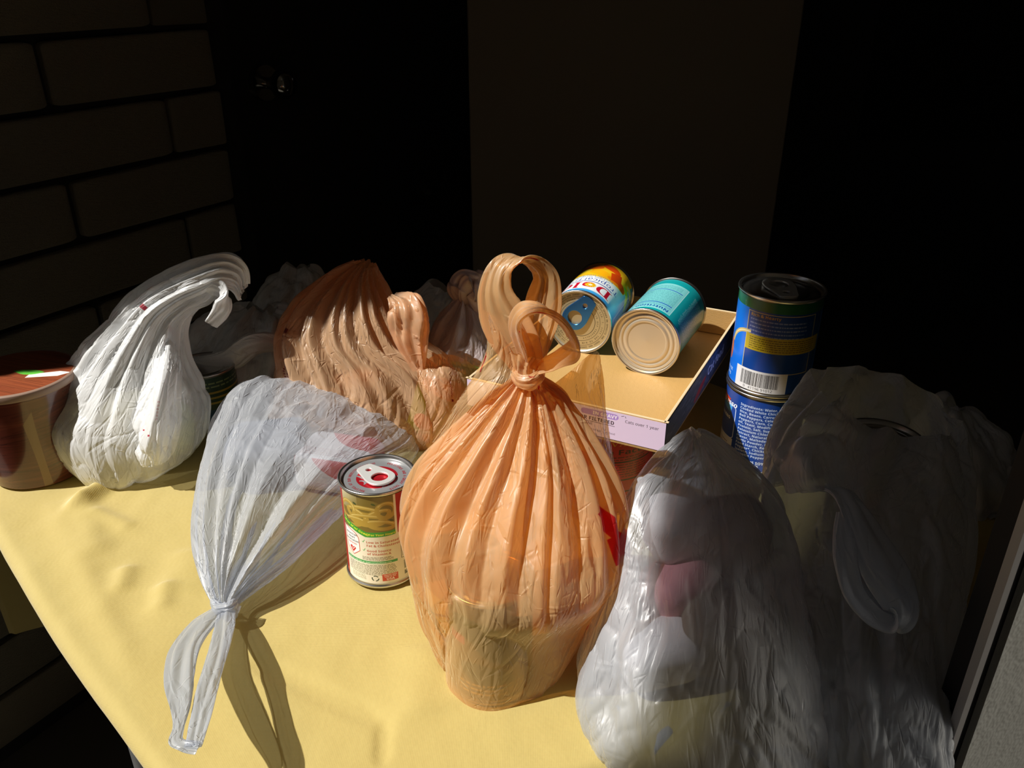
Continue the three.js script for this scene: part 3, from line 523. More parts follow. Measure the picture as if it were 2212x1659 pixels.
// open cardboard tray
{
  const tr = thing('cardboard_tray', 'open cardboard cat food tray holding two lying cans, on a red can', 'tray', V(0.139, TY + 0.1035, -0.654));
  const e1 = Math.atan2(0.896, 0.444), L = 0.295, Wd = 0.205, Hh = 0.03, th = 0.0028; tr.rotation.y = e1;     // +x runs along the right side, +z across to the right
  const wall = (name, w, h, d, x, y, z, m) => { const g = rbox(w, h, d, 0.0006, x, y, z, 1); return part(name, g, m, tr); };
  wall('tray_floor', L, 0.0026, Wd, L / 2, -0.0017, -Wd / 2, M.card);
  wall('side_wall', L, Hh, th, L / 2, Hh / 2, -th / 2, M.card); wall('side_wall', L, Hh, th, L / 2, Hh / 2, -Wd + th / 2, M.card);
  wall('end_wall', th, Hh, Wd, th / 2, Hh / 2, -Wd / 2, M.card); wall('end_wall', th, Hh, Wd, L - th / 2, Hh / 2, -Wd / 2, M.card);
  for (const [w, d, x, z] of [[L, th, L / 2, -th / 2], [th, Wd, th / 2, -Wd / 2], [L, th, L / 2, -Wd + th / 2], [th, Wd, L - th / 2, -Wd / 2]]) wall('torn_edge', w, 0.0012, d * 1.02, x, Hh + 0.0004, z, M.cardEdge);
  const print = canvas(1640, 256, (g, w, h) => {
    g.fillStyle = '#dccbe8'; g.fillRect(0, 0, w, h); g.fillStyle = '#a88ad2'; g.beginPath(); g.roundRect(980, 20, 300, 52, 26); g.fill(); txt(g, 'IN GRAVY', 1270, 47, 'bold 42px sans-serif', '#f4effa', 'right');
    txt(g, 'CHICKEN FLAVOR FILTERED', 1250, 104, 'bold 46px sans-serif', '#28222e', 'right'); g.fillStyle = '#28222e'; g.fillRect(620, 130, 634, 4); txt(g, 'DINNER CUISINE', 1080, 152, '34px sans-serif', '#28222e', 'right'); txt(g, '24 - 3 OZ (85g) CANS - NET WT 4.5 LB (2.04 kg) - Cat food', 1260, 204, '24px sans-serif', '#4a4152', 'right'); txt(g, 'Cats over 1 year', 1590, 64, '36px sans-serif', '#28222e', 'right');
    g.strokeStyle = '#55505e'; g.lineWidth = 4; g.beginPath(); g.moveTo(1300, 26); g.lineTo(1322, 18); g.moveTo(1330, 18); g.lineTo(1336, 34); g.stroke();
  });
  const pm = std(lin(1, 1, 1), 0.5, { map: print, clearcoat: 0.3 });
  const fg = new THREE.PlaneGeometry(Wd, Hh - 0.0006); fg.rotateY(-Math.PI / 2); fg.translate(-0.0004, Hh / 2, -Wd / 2); part('front_print', fg, pm, tr, 'lavender printed front of the tray');
  const sideTex = canvas(1024, 128, (g, w, h) => { g.fillStyle = '#474a60'; g.fillRect(0, 0, w, h); let q = 9; for (let k = 0; k < 160; k++) { q = (q * 75 + 74) % 65537; g.fillStyle = ['#5a5f7c', '#33384e', '#6d6a80', '#54465e', '#5f6678'][q % 5]; g.fillRect(q % w, (q * 7) % h, 30, 10); } g.fillStyle = '#b3242c'; g.beginPath(); g.ellipse(420, 90, 80, 20, -0.3, 0, 7); g.fill(); txt(g, 'Cat food', 640, 60, 'bold 60px sans-serif', '#d8d0e6', 'center'); });
  const sg = new THREE.PlaneGeometry(L, Hh - 0.0006); sg.translate(L / 2, Hh / 2, 0.0004); part('side_print', sg, std(lin(1, 1, 1), 0.5, { map: sideTex }), tr, 'blue printed side of the tray');
}
// wood-patterned tub at the left
{
  const t = thing('snack_tub', 'brown wood-patterned tub with a green leaf on its lid', 'tub', V(-0.519, TY + 0.0045, -0.785)), H = 0.112;
  const wood = (base, lines) => canvas(512, 512, (g, w) => { g.fillStyle = base; g.fillRect(0, 0, w, w); let q = 21; for (let k = 0; k < 260; k++) { q = (q * 75 + 74) % 65537; const y = q % w; q = (q * 75 + 74) % 65537; const x = q % w; g.strokeStyle = lines[k % 4]; g.lineWidth = 1 + k % 3; g.globalAlpha = 0.6; g.beginPath(); g.moveTo(x - 150, y + 8); g.bezierCurveTo(x - 50, y - 6, x + 60, y + 8, x + 170, y - 8); g.stroke(); } g.globalAlpha = 1; });
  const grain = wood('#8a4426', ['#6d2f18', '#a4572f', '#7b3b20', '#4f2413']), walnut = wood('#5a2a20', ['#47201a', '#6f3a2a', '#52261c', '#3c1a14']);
  const lidTex = canvas(512, 512, (g, w) => {
    g.drawImage(grain.image, 0, 0); g.fillStyle = '#f4efe4'; g.beginPath(); g.moveTo(330, 250); g.lineTo(440, 170); g.lineTo(500, 160); g.lineTo(470, 215); g.lineTo(340, 285); g.fill();
    g.fillStyle = '#63c043'; g.beginPath(); g.moveTo(225, 245); g.quadraticCurveTo(300, 185, 380, 205); g.quadraticCurveTo(330, 290, 225, 245); g.fill(); g.strokeStyle = '#2f7a2c'; g.lineWidth = 4; g.beginPath(); g.moveTo(225, 245); g.quadraticCurveTo(300, 228, 380, 205); g.stroke();
  });
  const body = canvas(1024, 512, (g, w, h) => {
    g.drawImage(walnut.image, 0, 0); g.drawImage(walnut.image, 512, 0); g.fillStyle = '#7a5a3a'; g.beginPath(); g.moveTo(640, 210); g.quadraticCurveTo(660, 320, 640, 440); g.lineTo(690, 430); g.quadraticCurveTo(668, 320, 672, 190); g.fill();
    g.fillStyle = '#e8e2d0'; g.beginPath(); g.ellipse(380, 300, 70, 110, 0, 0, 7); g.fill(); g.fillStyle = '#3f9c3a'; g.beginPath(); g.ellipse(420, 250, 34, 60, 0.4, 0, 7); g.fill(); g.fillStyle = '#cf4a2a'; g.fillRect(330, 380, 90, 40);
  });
  const g = new THREE.LatheGeometry([[0, 0], [0.046, 0], [0.05, 0.004], [0.0525, 0.05], [0.056, H - 0.006], [0.056, H - 0.002], [0.05, H - 0.002]].map((q) => new THREE.Vector2(...q)), 96); g.rotateY(Math.PI);
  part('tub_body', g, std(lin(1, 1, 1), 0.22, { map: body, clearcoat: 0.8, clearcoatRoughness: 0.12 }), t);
  const lg = new THREE.LatheGeometry([[0.0585, -0.004], [0.0592, -0.002], [0.059, 0.0028], [0.0575, 0.004], [0.055, 0.0042]].map((q) => new THREE.Vector2(...q)), 96); lg.translate(0, H, 0); part('lid_rim', lg, std(lin(0.3, 0.2, 0.15), 0.4), t, 'pale thin rim of the lid');
  const dg = disc(0.0555); dg.translate(0, H + 0.0041, 0); part('lid', dg, std(lin(1, 1, 1), 0.45, { map: lidTex }), t);
  t.rotation.y = -0.35;
}

// ------------------------------------------------------------------ bags
const contents = (name, label, category, p, geo, mat) => { const m = part(numbered(name), geo, mat, scene); m.position.copy(p); return tag(m, label, category); };
const printMap = (draw) => { const t = canvas(1024, 1024, (g, w, h) => { g.fillStyle = '#fff'; g.fillRect(0, 0, w, h); draw(g, w, h); }); t.channel = 1; return t; };   // ink on film; across = round the bag, up = towards its mouth
const peachPrint = printMap((g, w, h) => { g.strokeStyle = '#d8141c'; g.lineWidth = 24; g.beginPath(); g.moveTo(0.112 * w, 0.405 * h); g.lineTo(0.034 * w, 0.535 * h); g.stroke(); g.fillStyle = '#d8141c'; g.beginPath(); g.moveTo(0.098 * w, 0.462 * h); g.lineTo(0.07 * w, 0.455 * h); g.lineTo(0.03 * w, 0.505 * h); g.lineTo(0.03 * w, 0.54 * h); g.lineTo(0.062 * w, 0.51 * h); g.lineTo(0.09 * w, 0.515 * h); g.fill(); g.fillRect(0.06 * w, 0.68 * h, 0.03 * w, 0.012 * h); });
const whitePrint = printMap((g, w, h) => { g.fillStyle = '#c2354a'; g.font = 'bold 20px sans-serif'; ['1. A', '2. R', '3. D', '4. P', '5. A', '6. 0'].forEach((q, i) => g.fillText(q, 0.475 * w, (0.49 + 0.022 * i) * h)); g.fillRect(0.4 * w, 0.36 * h, 30, 14); g.fillRect(0.3 * w, 0.4 * h, 46, 12); g.fillRect(0.06 * w, 0.12 * h, 40, 16); });
const tanPrint = printMap((g, w, h) => { g.fillStyle = '#9c3326'; for (let k = 0; k < 26; k++) { g.fillRect(0.405 * w + 3 * Math.sin(k * 2.1), (0.48 + 0.008 * k) * h, 7 + (k % 3) * 3, 6); g.fillRect(0.42 * w + 3 * Math.sin(k * 1.3), (0.5 + 0.008 * k) * h, 5, 5); } g.fillRect(0.4 * w, 0.44 * h, 30, 24); });
const peach = lin(0.95, 0.65, 0.31), grey = lin(0.7, 0.735, 0.8), white = lin(0.95, 0.96, 0.97);
const cyl = (x, z, r, h, y = 0) => ({ p: V(x, TY + y, z), a: V(0, 1, 0), r, h });

// --- the peach bag in front
{
  const bag = thing('plastic_bag', 'peach plastic bag tied in a knot with two standing handle loops, in front', 'bag');
  const rings = [
    ring([1060, 1440], [1120, 1440], 0.505, 0.01), ring([992, 1432], [1180, 1432], 0.503, 0.048), ring([958, 1412], [1222, 1405], 0.505, 0.052), ring([928, 1365], [1262, 1350], 0.508, 0.05), ring([898, 1290], [1296, 1280], 0.514, 0.059), ring([882, 1205], [1348, 1200], 0.52, 0.077), ring([868, 1110], [1352, 1140], 0.527, 0.074),
    ring([900, 1025], [1336, 1055], 0.534, 0.058), ring([965, 950], [1300, 975], 0.541, 0.043), ring([1032, 885], [1250, 905], 0.547, 0.029), ring([1083, 842], [1205, 850], 0.55, 0.018), ring([1116, 815], [1170, 818], 0.552, 0.009), ring([1128, 800], [1160, 802], 0.553, 0.006),
  ];
  const hits = [cyl(-0.016, -0.483, 0.034, 0.1), cyl(-0.043, -0.552, 0.034, 0.1), cyl(0.046, -0.56, 0.034, 0.1)];
  const mat = film(peach, 0.71, { rough: 0.48, coat: 0.2, map: peachPrint });
  const geo = bagBody(rings, 420, 230, { seed: 3, bend: 0.02, pleats: 46, amp: (t) => 0.001 + 0.0085 * smooth(0.36, 0.6, t) * (1 - smooth(0.78, 1, t)) + 0.003 * smooth(0.78, 1, t), eu: (t) => 0.05 + 0.16 * smooth(0.35, 0.7, t), ev: () => 0.012, hits, lump: 0.0012, dev: 0.016, shear: 0.05, folds: 90, fold: 0.0035 });
  part('bag_body', geo, mat, bag);
  const inner = rings.slice(5, 12).map((q) => q.map((x, k) => (k > 2 && k < 9 ? x * (k > 5 ? 0.86 : 0.93) : x)));
  part('inner_film', bagBody(inner, 260, 110, { seed: 5, bend: 0.03, pleats: 34, amp: (t) => 0.002 + 0.004 * smooth(0.1, 0.5, t) * (1 - smooth(0.7, 1, t)), eu: () => 0.08, ev: () => 0.01, lump: 0.001, dev: 0.008, folds: 40, fold: 0.002, iters: 40 }), mat, bag);
  part('handle', strap([[1142, 800, 0.553, 0.011], [1115, 745, 0.555, 0.016], [1085, 690, 0.56, 0.0165], [1068, 630, 0.565, 0.012], [1082, 578, 0.57, 0.0085], [1118, 560, 0.574, 0.0075], [1155, 570, 0.576, 0.0075], [1177, 600, 0.576, 0.009], [1172, 650, 0.573, 0.012], [1158, 710, 0.566, 0.012], [1150, 770, 0.558, 0.009]], { seed: 4, side: V(1, 0, 0.25), thick: 0.24, pleats: 18, flute: 0.7, nv: 170, nu: 64 }), mat, bag);
  part('handle', strap([[1140, 798, 0.552, 0.008], [1122, 760, 0.546, 0.012], [1112, 715, 0.538, 0.014], [1125, 682, 0.53, 0.013], [1160, 672, 0.522, 0.012], [1200, 688, 0.516, 0.012], [1232, 725, 0.514, 0.012], [1238, 752, 0.517, 0.011], [1205, 775, 0.53, 0.010], [1165, 792, 0.545, 0.008]], { seed: 9, side: V(0.3, 0.2, 1), thick: 0.16, pleats: 10, flute: 0.3, nv: 150, nu: 56 }), mat, bag);
  part('knot', strap([[1138, 770, 0.548, 0.012], [1134, 790, 0.545, 0.0085], [1138, 815, 0.543, 0.0085], [1147, 840, 0.544, 0.0075], [1150, 865, 0.544, 0.011], [1148, 890, 0.54, 0.012]], { seed: 14, side: V(1, 0.1, 0), thick: 0.7, pleats: 18, flute: 0.5, nv: 90, nu: 64 }), mat, bag);
  part('knot', strap([[1110, 806, 0.547, 0.004], [1124, 822, 0.536, 0.0055], [1146, 826, 0.533, 0.006], [1164, 812, 0.538, 0.005], [1172, 795, 0.545, 0.004]], { seed: 15, side: V(0, 1, 0), thick: 0.6, pleats: 11, flute: 0.5, nv: 60 }), mat, bag);
  part('side_flap', sheet([[[1038, 668, 0.565], [1056, 674, 0.562], [1078, 690, 0.56]], [[1052, 720, 0.56], [1080, 735, 0.553], [1105, 750, 0.553]], [[1045, 770, 0.556], [1085, 790, 0.548], [1125, 805, 0.55]], [[990, 860, 0.553], [1050, 860, 0.54], [1110, 835, 0.545]], [[935, 955, 0.575], [985, 950, 0.558], [1060, 910, 0.56]]], 60, 110, { seed: 6, floor: 0, dev: 0.006 }), mat, bag);
  part('side_flap', sheet([[[1175, 845, 0.55], [1235, 800, 0.556], [1284, 757, 0.565], [1297, 785, 0.572]], [[1180, 872, 0.547], [1232, 840, 0.548], [1276, 815, 0.565], [1302, 832, 0.58]], [[1190, 920, 0.54], [1245, 900, 0.545], [1290, 890, 0.565], [1312, 900, 0.585]], [[1230, 990, 0.535], [1280, 985, 0.54], [1312, 990, 0.565], [1328, 1000, 0.585]], [[1270, 1070, 0.53], [1305, 1070, 0.535], [1330, 1070, 0.56], [1345, 1085, 0.585]]], 80, 110, { seed: 8, floor: 0, dev: 0.006 }), mat, bag);
  can({ name: 'wrapped_can', label: 'can inside the peach bag, bulging through its front', R: 0.033, H: 0.098, mat: paper(canvas(512, 256, (g, w, h) => { g.fillStyle = '#7a7442'; g.fillRect(0, 0, w, h); g.fillStyle = '#4f5a2c'; for (const [x, y, q] of [[230, 70, 60], [300, 120, 80], [250, 190, 60]]) { g.beginPath(); g.ellipse(x, y, q, q * 0.5, 0.4, 0, 7); g.fill(); } g.fillStyle = '#b8483c'; g.fillRect(165, 90, 40, 22); gibber(g, 190, 214, 150, 3, 12, '#c9c08a', 5); }), 0.5), pos: V(-0.016, TY + 0.0045, -0.483), top: 'plain' });
}
// --- the grey bag lying with its tied neck towards the edge
{
  const bag = thing('plastic_bag', 'light grey plastic bag lying down, its knotted neck towards the cloth edge', 'bag');
  const up = V(0.1, 1, 0.35);
  const rings = [
    ring([640, 868], [760, 890], 0.875, 0.008, { b: up }), ring([570, 842], [880, 925], 0.862, 0.03, { b: up }), ring([520, 838], [905, 955], 0.84, 0.042, { b: up }), ring([468, 905], [895, 985], 0.795, 0.05, { b: up }), ring([440, 1005], [828, 1025], 0.725, 0.05, { b: up }), ring([427, 1095], [735, 1095], 0.66, 0.043, { b: up }), ring([430, 1190], [640, 1185], 0.6, 0.032, { b: up }), ring([448, 1255], [562, 1248], 0.568, 0.02, { b: up }), ring([464, 1295], [512, 1295], 0.55, 0.01, { b: up }), ring([470, 1310], [500, 1312], 0.541, 0.007, { b: up }),
  ];
  const mat = film(grey, 0.68, { rough: 0.5 });
  const hits = [{ p: V(-0.31, TY + 0.034, -0.79), a: V(0.97, 0, 0.24).normalize(), r: 0.034, h: 0.16 }];
  part('bag_body', bagBody(rings, 360, 230, { seed: 11, bend: 0.025, pleats: 34, amp: (t) => 0.002 + 0.008 * smooth(0.4, 0.7, t) * (1 - smooth(0.8, 1, t)) + 0.003 * smooth(0.8, 1, t), eu: (t) => 0.05 + 0.12 * smooth(0.4, 0.8, t), ev: () => 0.015, hits, lump: 0.0015, dev: 0.015, folds: 60, fold: 0.003 }), mat, bag);
  part('knot', strap([[462, 1300, 0.545, 0.006], [478, 1318, 0.538, 0.009], [498, 1318, 0.534, 0.009], [510, 1302, 0.541, 0.006]], { seed: 21, side: V(0, 1, 0.3), thick: 0.6, nv: 60 }), mat, bag);
  part('handle', strap([[478, 1315, 0.539, 0.007], [440, 1345, 0.512, 0.010], [400, 1400, 0.469, 0.0105], [388, 1470, 0.423, 0.0095], [390, 1530, 0.391, 0.006], [386, 1570, 0.375, 0.0035], [380, 1600, 0.364, 0.004], [400, 1610, 0.36, 0.004], [428, 1615, 0.359, 0.004]], { seed: 22, side: V(1, 0, -0.3), thick: 0.2, pleats: 13, flute: 0.6, nv: 160, nu: 60 }), mat, bag);
  part('handle', strap([[490, 1318, 0.538, 0.007], [484, 1360, 0.499, 0.0075], [468, 1420, 0.454, 0.007], [450, 1480, 0.418, 0.007], [436, 1540, 0.387, 0.0065], [424, 1590, 0.368, 0.0055], [416, 1615, 0.359, 0.005]], { seed: 23, side: V(1, 0, -0.2), thick: 0.3, pleats: 11, flute: 0.6, nv: 140, nu: 56 }), mat, bag);
  const pkt = rbox(0.085, 0.046, 0.06, 0.012); contents('snack_box', 'red and white box inside the grey bag behind the soup can', 'box', V(-0.182, TY + 0.03, -0.752), pkt, std(lin(1, 1, 1), 0.5, { map: canvas(256, 256, (g, w) => { g.fillStyle = '#f3ece8'; g.fillRect(0, 0, w, w); g.fillStyle = '#d8283c'; g.beginPath(); g.moveTo(70, 0); g.lineTo(w, 0); g.lineTo(w, 150); g.quadraticCurveTo(130, 170, 70, 0); g.fill(); gibber(g, 20, 180, 180, 5, 12, '#caa', 5); }) })).rotation.y = -0.25;
  contents('dark_packet', 'dark packet inside the grey bag with the knotted neck', 'packet', V(-0.262, TY + 0.035, -0.77), rbox(0.09, 0.045, 0.08, 0.016), std(lin(0.16, 0.18, 0.24), 0.6)).rotation.y = 0.2;
}
// --- the white bag at the left
{
  const bag = thing('plastic_bag', 'white plastic bag beside the brown tub, its top flopping over', 'bag');
  const rings = [
    ring([250, 1010], [300, 1010], 0.80, 0.006), ring([215, 1006], [358, 1004], 0.80, 0.05), ring([150, 970], [428, 966], 0.802, 0.066), ring([86, 888], [447, 900], 0.806, 0.068), ring([108, 835], [440, 850], 0.812, 0.06), ring([168, 770], [408, 790], 0.82, 0.047), ring([235, 690], [398, 735], 0.83, 0.036), ring([292, 632], [404, 690], 0.838, 0.03), ring([355, 592], [430, 664], 0.846, 0.026), ring([430, 561], [458, 650], 0.855, 0.024), ring([492, 550], [482, 630], 0.862, 0.019), ring([528, 572], [502, 630], 0.866, 0.012), ring([535, 610], [515, 650], 0.868, 0.007),
  ];
  const mat = film(white, 0.4, { rough: 0.58, map: whitePrint });
  part('bag_body', bagBody(rings, 340, 240, { seed: 31, bend: 0.025, pleats: 30, amp: (t) => 0.0015 + 0.006 * smooth(0.25, 0.5, t), eu: (t) => 0.05 + 0.1 * smooth(0.3, 0.6, t), ev: () => 0.02, lump: 0.002, dev: 0.015, folds: 80, fold: 0.004 }), mat, bag);
  part('handle', strap([[425, 640, 0.845, 0.014], [462, 622, 0.845, 0.012], [485, 640, 0.84, 0.0105], [478, 672, 0.836, 0.0105], [456, 700, 0.832, 0.008]], { seed: 33, side: V(0, 1, 0.2), thick: 0.45, nv: 90 }), mat, bag);
  part('front_fold', sheet([[[352, 690, 0.85], [372, 700, 0.84], [392, 730, 0.85]], [[320, 800, 0.785], [355, 810, 0.765], [394, 800, 0.79]], [[285, 900, 0.765], [340, 900, 0.735], [392, 890, 0.77]], [[275, 960, 0.752], [330, 970, 0.725], [390, 955, 0.76]], [[290, 1000, 0.75], [330, 1010, 0.73], [370, 990, 0.755]]], 90, 140, { seed: 36, dev: 0.01, lump: 0.002, eu: () => 0.14, folds: 30, fold: 0.004 }), mat, bag);
  const inside = contents('yellow_packet', 'pale yellow packet inside the white bag', 'packet', V(-0.43, TY + 0.045, -0.80), rbox(0.1, 0.08, 0.07, 0.02), std(lin(0.6, 0.55, 0.3), 0.6));
  contents('green_packet', 'pale green packet showing beside the white bag', 'packet', V(-0.385, TY + 0.036, -0.815), rbox(0.05, 0.06, 0.05, 0.018), std(lin(0.35, 0.5, 0.2), 0.6));
}
// --- the tan bag behind
{
  const bag = thing('plastic_bag', 'tan plastic bag with creased sides, resting behind the grey bag', 'bag');
  const rings = [
    ring([590, 880], [940, 955], 0.850, 0.006), ring([576, 884], [962, 962], 0.850, 0.03, { e: 0.7 }), ring([588, 862], [985, 925], 0.858, 0.048, { e: 0.8 }), ring([600, 800], [1002, 860], 0.870, 0.055), ring([598, 735], [975, 790], 0.885, 0.055), ring([612, 690], [900, 735], 0.896, 0.05), ring([645, 648], [862, 678], 0.908, 0.044), ring([690, 610], [840, 630], 0.918, 0.034), ring([728, 584], [822, 597], 0.926, 0.022), ring([765, 566], [812, 574], 0.930, 0.012),
  ];
  const mat = film(lin(0.9, 0.56, 0.31), 0.58, { rough: 0.42, bump: 0.0022, coat: 0.15, map: tanPrint });
  part('bag_body', bagBody(rings, 380, 220, { seed: 41, bend: 0.02, pleats: 38, amp: (t) => 0.002 + 0.009 * smooth(0.15, 0.5, t) * (1 - 0.6 * smooth(0.85, 1, t)), eu: (t) => 0.08 + 0.12 * smooth(0.2, 0.6, t), ev: () => 0.02, lump: 0.0015, dev: 0.017, folds: 120, fold: 0.004, shear: -0.12, floor: TY }), mat, bag);
  part('handle', strap([[905, 800, 0.850, 0.006], [892, 750, 0.855, 0.016], [882, 700, 0.862, 0.021], [872, 655, 0.875, 0.017], [850, 640, 0.890, 0.008]], { seed: 43, side: V(1, 0, 0.2), thick: 0.34, pleats: 18, flute: 0.6, nv: 90, nu: 60 }), mat, bag);
  part('side_flap', sheet([[[900, 790, 0.850], [950, 765, 0.870], [1000, 775, 0.880], [1035, 800, 0.890]], [[905, 830, 0.835], [960, 820, 0.840], [1010, 830, 0.860], [1045, 850, 0.880]], [[920, 880, 0.825], [965, 890, 0.825], [1010, 890, 0.845], [1030, 900, 0.870]], [[900, 945, 0.820], [935, 960, 0.820], [970, 950, 0.835], [1000, 940, 0.860]]], 80, 80, { seed: 46, dev: 0.008, floor: TY }), mat, bag);
  const chips = canvas(256, 256, (g, w) => { g.fillStyle = '#8cc63f'; g.fillRect(0, 0, w, w); g.fillStyle = '#f1d22b'; g.beginPath(); g.ellipse(128, 90, 110, 34, 0.1, 0, 7); g.fill(); g.fillStyle = '#2f8a3a'; g.fillRect(0, 0, w, 34); g.fillStyle = '#e08a2a'; g.beginPath(); g.ellipse(60, 210, 40, 24, 0.3, 0, 7); g.fill(); txt(g, 'NATURAL', 128, 20, 'bold 22px sans-serif', '#e8f2c0', 'center'); });
  const pk = contents('snack_packet', 'green and yellow snack packet inside the tan bag', 'packet', P(968, 868, 0.885), rbox(0.085, 0.1, 0.03, 0.014, 0, 0, 0, 4), std(lin(1, 1, 1), 0.35, { map: chips, clearcoat: 0.5 })); pk.rotation.set(-0.5, -0.1, -0.25);
  const fill1 = contents('brown_packet', 'brown packet inside the tan bag', 'packet', P(735, 830, 0.895), rbox(0.12, 0.06, 0.06, 0.02), std(lin(0.28, 0.13, 0.07), 0.6)); fill1.rotation.y = -0.1;
}
// --- dim bags behind
{
  const dim = film(lin(0.88, 0.87, 0.84), 0.35), mauve = film(lin(0.8, 0.68, 0.68), 0.42);
  const b1 = thing('plastic_bag', 'crumpled whitish plastic bag in shade between the white and tan bags', 'bag');
  part('bag_body', bagBody([ring([480, 850], [560, 850], 0.95, 0.006), ring([420, 845], [630, 850], 0.95, 0.05), ring([395, 800], [660, 805], 0.955, 0.06), ring([392, 745], [675, 750], 0.965, 0.055), ring([430, 700], [660, 705], 0.975, 0.045), ring([470, 672], [640, 678], 0.98, 0.03), ring([520, 662], [600, 668], 0.985, 0.01)], 220, 150, { seed: 51, pleats: 14, amp: () => 0.008, eu: () => 0.16, ev: () => 0.06, lump: 0.006, dev: 0.02, iters: 50, fold: 0.01, folds: 60 }), dim, b1);
  part('handle', strap([[405, 790, 0.93, 0.012], [440, 790, 0.905, 0.012], [500, 775, 0.90, 0.013], [545, 745, 0.905, 0.014], [600, 740, 0.92, 0.012]], { seed: 52, side: V(0, 1, 0), thick: 0.4, nv: 90 }), dim, b1);
  part('handle', strap([[420, 770, 0.93, 0.008], [436, 810, 0.90, 0.008], [450, 850, 0.885, 0.007], [455, 880, 0.88, 0.006]], { seed: 53, side: V(1, 0, 0), thick: 0.4, nv: 60 }), dim, b1);
  const b2 = thing('plastic_bag', 'dim plastic bag farthest back behind the tan bag', 'bag');
  part('bag_body', bagBody([ring([560, 800], [700, 800], 1.13, 0.006), ring([530, 780], [720, 780], 1.13, 0.05), ring([535, 700], [730, 700], 1.14, 0.06), ring([550, 640], [720, 640], 1.15, 0.05), ring([590, 595], [700, 595], 1.16, 0.035), ring([620, 575], [670, 575], 1.165, 0.01)], 160, 110, { seed: 56, pleats: 12, amp: () => 0.006, eu: () => 0.12, ev: () => 0.06, lump: 0.01, dev: 0.015, iters: 45 }), dim, b2);
  const b3 = thing('plastic_bag', 'mauve-grey plastic bag tied at the top, between the tan and peach bags', 'bag');
  part('bag_body', bagBody([ring([980, 830], [1050, 830], 0.95, 0.006), ring([930, 815], [1090, 815], 0.945, 0.05), ring([920, 770], [1090, 780], 0.95, 0.055), ring([928, 725], [1080, 730], 0.957, 0.05), ring([950, 690], [1066, 695], 0.965, 0.038), ring([978, 662], [1040, 668], 0.972, 0.02), ring([992, 648], [1020, 652], 0.975, 0.009)], 220, 150, { seed: 61, pleats: 18, amp: (t) => 0.002 + 0.006 * smooth(0.4, 0.8, t), eu: (t) => 0.06 + 0.1 * t, ev: () => 0.02, lump: 0.002, dev: 0.014 }), mauve, b3);
  part('handle', strap([[1005, 655, 0.972, 0.009], [1018, 635, 0.968, 0.017], [1030, 620, 0.968, 0.02], [1050, 660, 0.962, 0.016], [1062, 700, 0.955, 0.01]], { seed: 62, side: V(1, 0.3, 0), thick: 0.35, nv: 90 }), mauve, b3);
  part('handle', strap([[1005, 652, 0.975, 0.008], [990, 625, 0.975, 0.013], [1000, 602, 0.975, 0.011], [1025, 608, 0.972, 0.012], [1045, 625, 0.97, 0.012]], { seed: 63, side: V(0.3, 1, 0), thick: 0.35, nv: 90 }), mauve, b3);
  const b4 = thing('plastic_bag', 'slack grey plastic bag in shade behind the mauve bag', 'bag');
  part('bag_body', bagBody([ring([880, 760], [1000, 760], 1.1, 0.006), ring([850, 740], [1030, 745], 1.1, 0.04), ring([860, 680], [1020, 690], 1.11, 0.04), ring([890, 635], [1005, 645], 1.12, 0.03), ring([930, 615], [990, 625], 1.125, 0.01)], 150, 90, { seed: 66, pleats: 10, amp: () => 0.006, eu: () => 0.12, ev: () => 0.06, lump: 0.01, dev: 0.015, iters: 40 }), dim, b4);
  const stew = canvas(512, 256, (g, w, h) => { g.fillStyle = '#2e4a34'; g.fillRect(0, 0, w, h); g.fillStyle = '#b39a3c'; for (const y of [70, 96, 122]) g.fillRect(0, y, w, 10); g.fillStyle = '#24506e'; g.fillRect(0, 160, w, 60); gibber(g, 20, 24, 460, 2, 18, '#8fa06a', 7); });
  can({ name: 'stew_can', label: 'green can with yellow stripes in shade between the white and grey bags', R: 0.036, H: 0.075, mat: paper(stew), top: 'plain', pos: PH(455, 865, 0.03).setY(TY + 0.0045) });
}
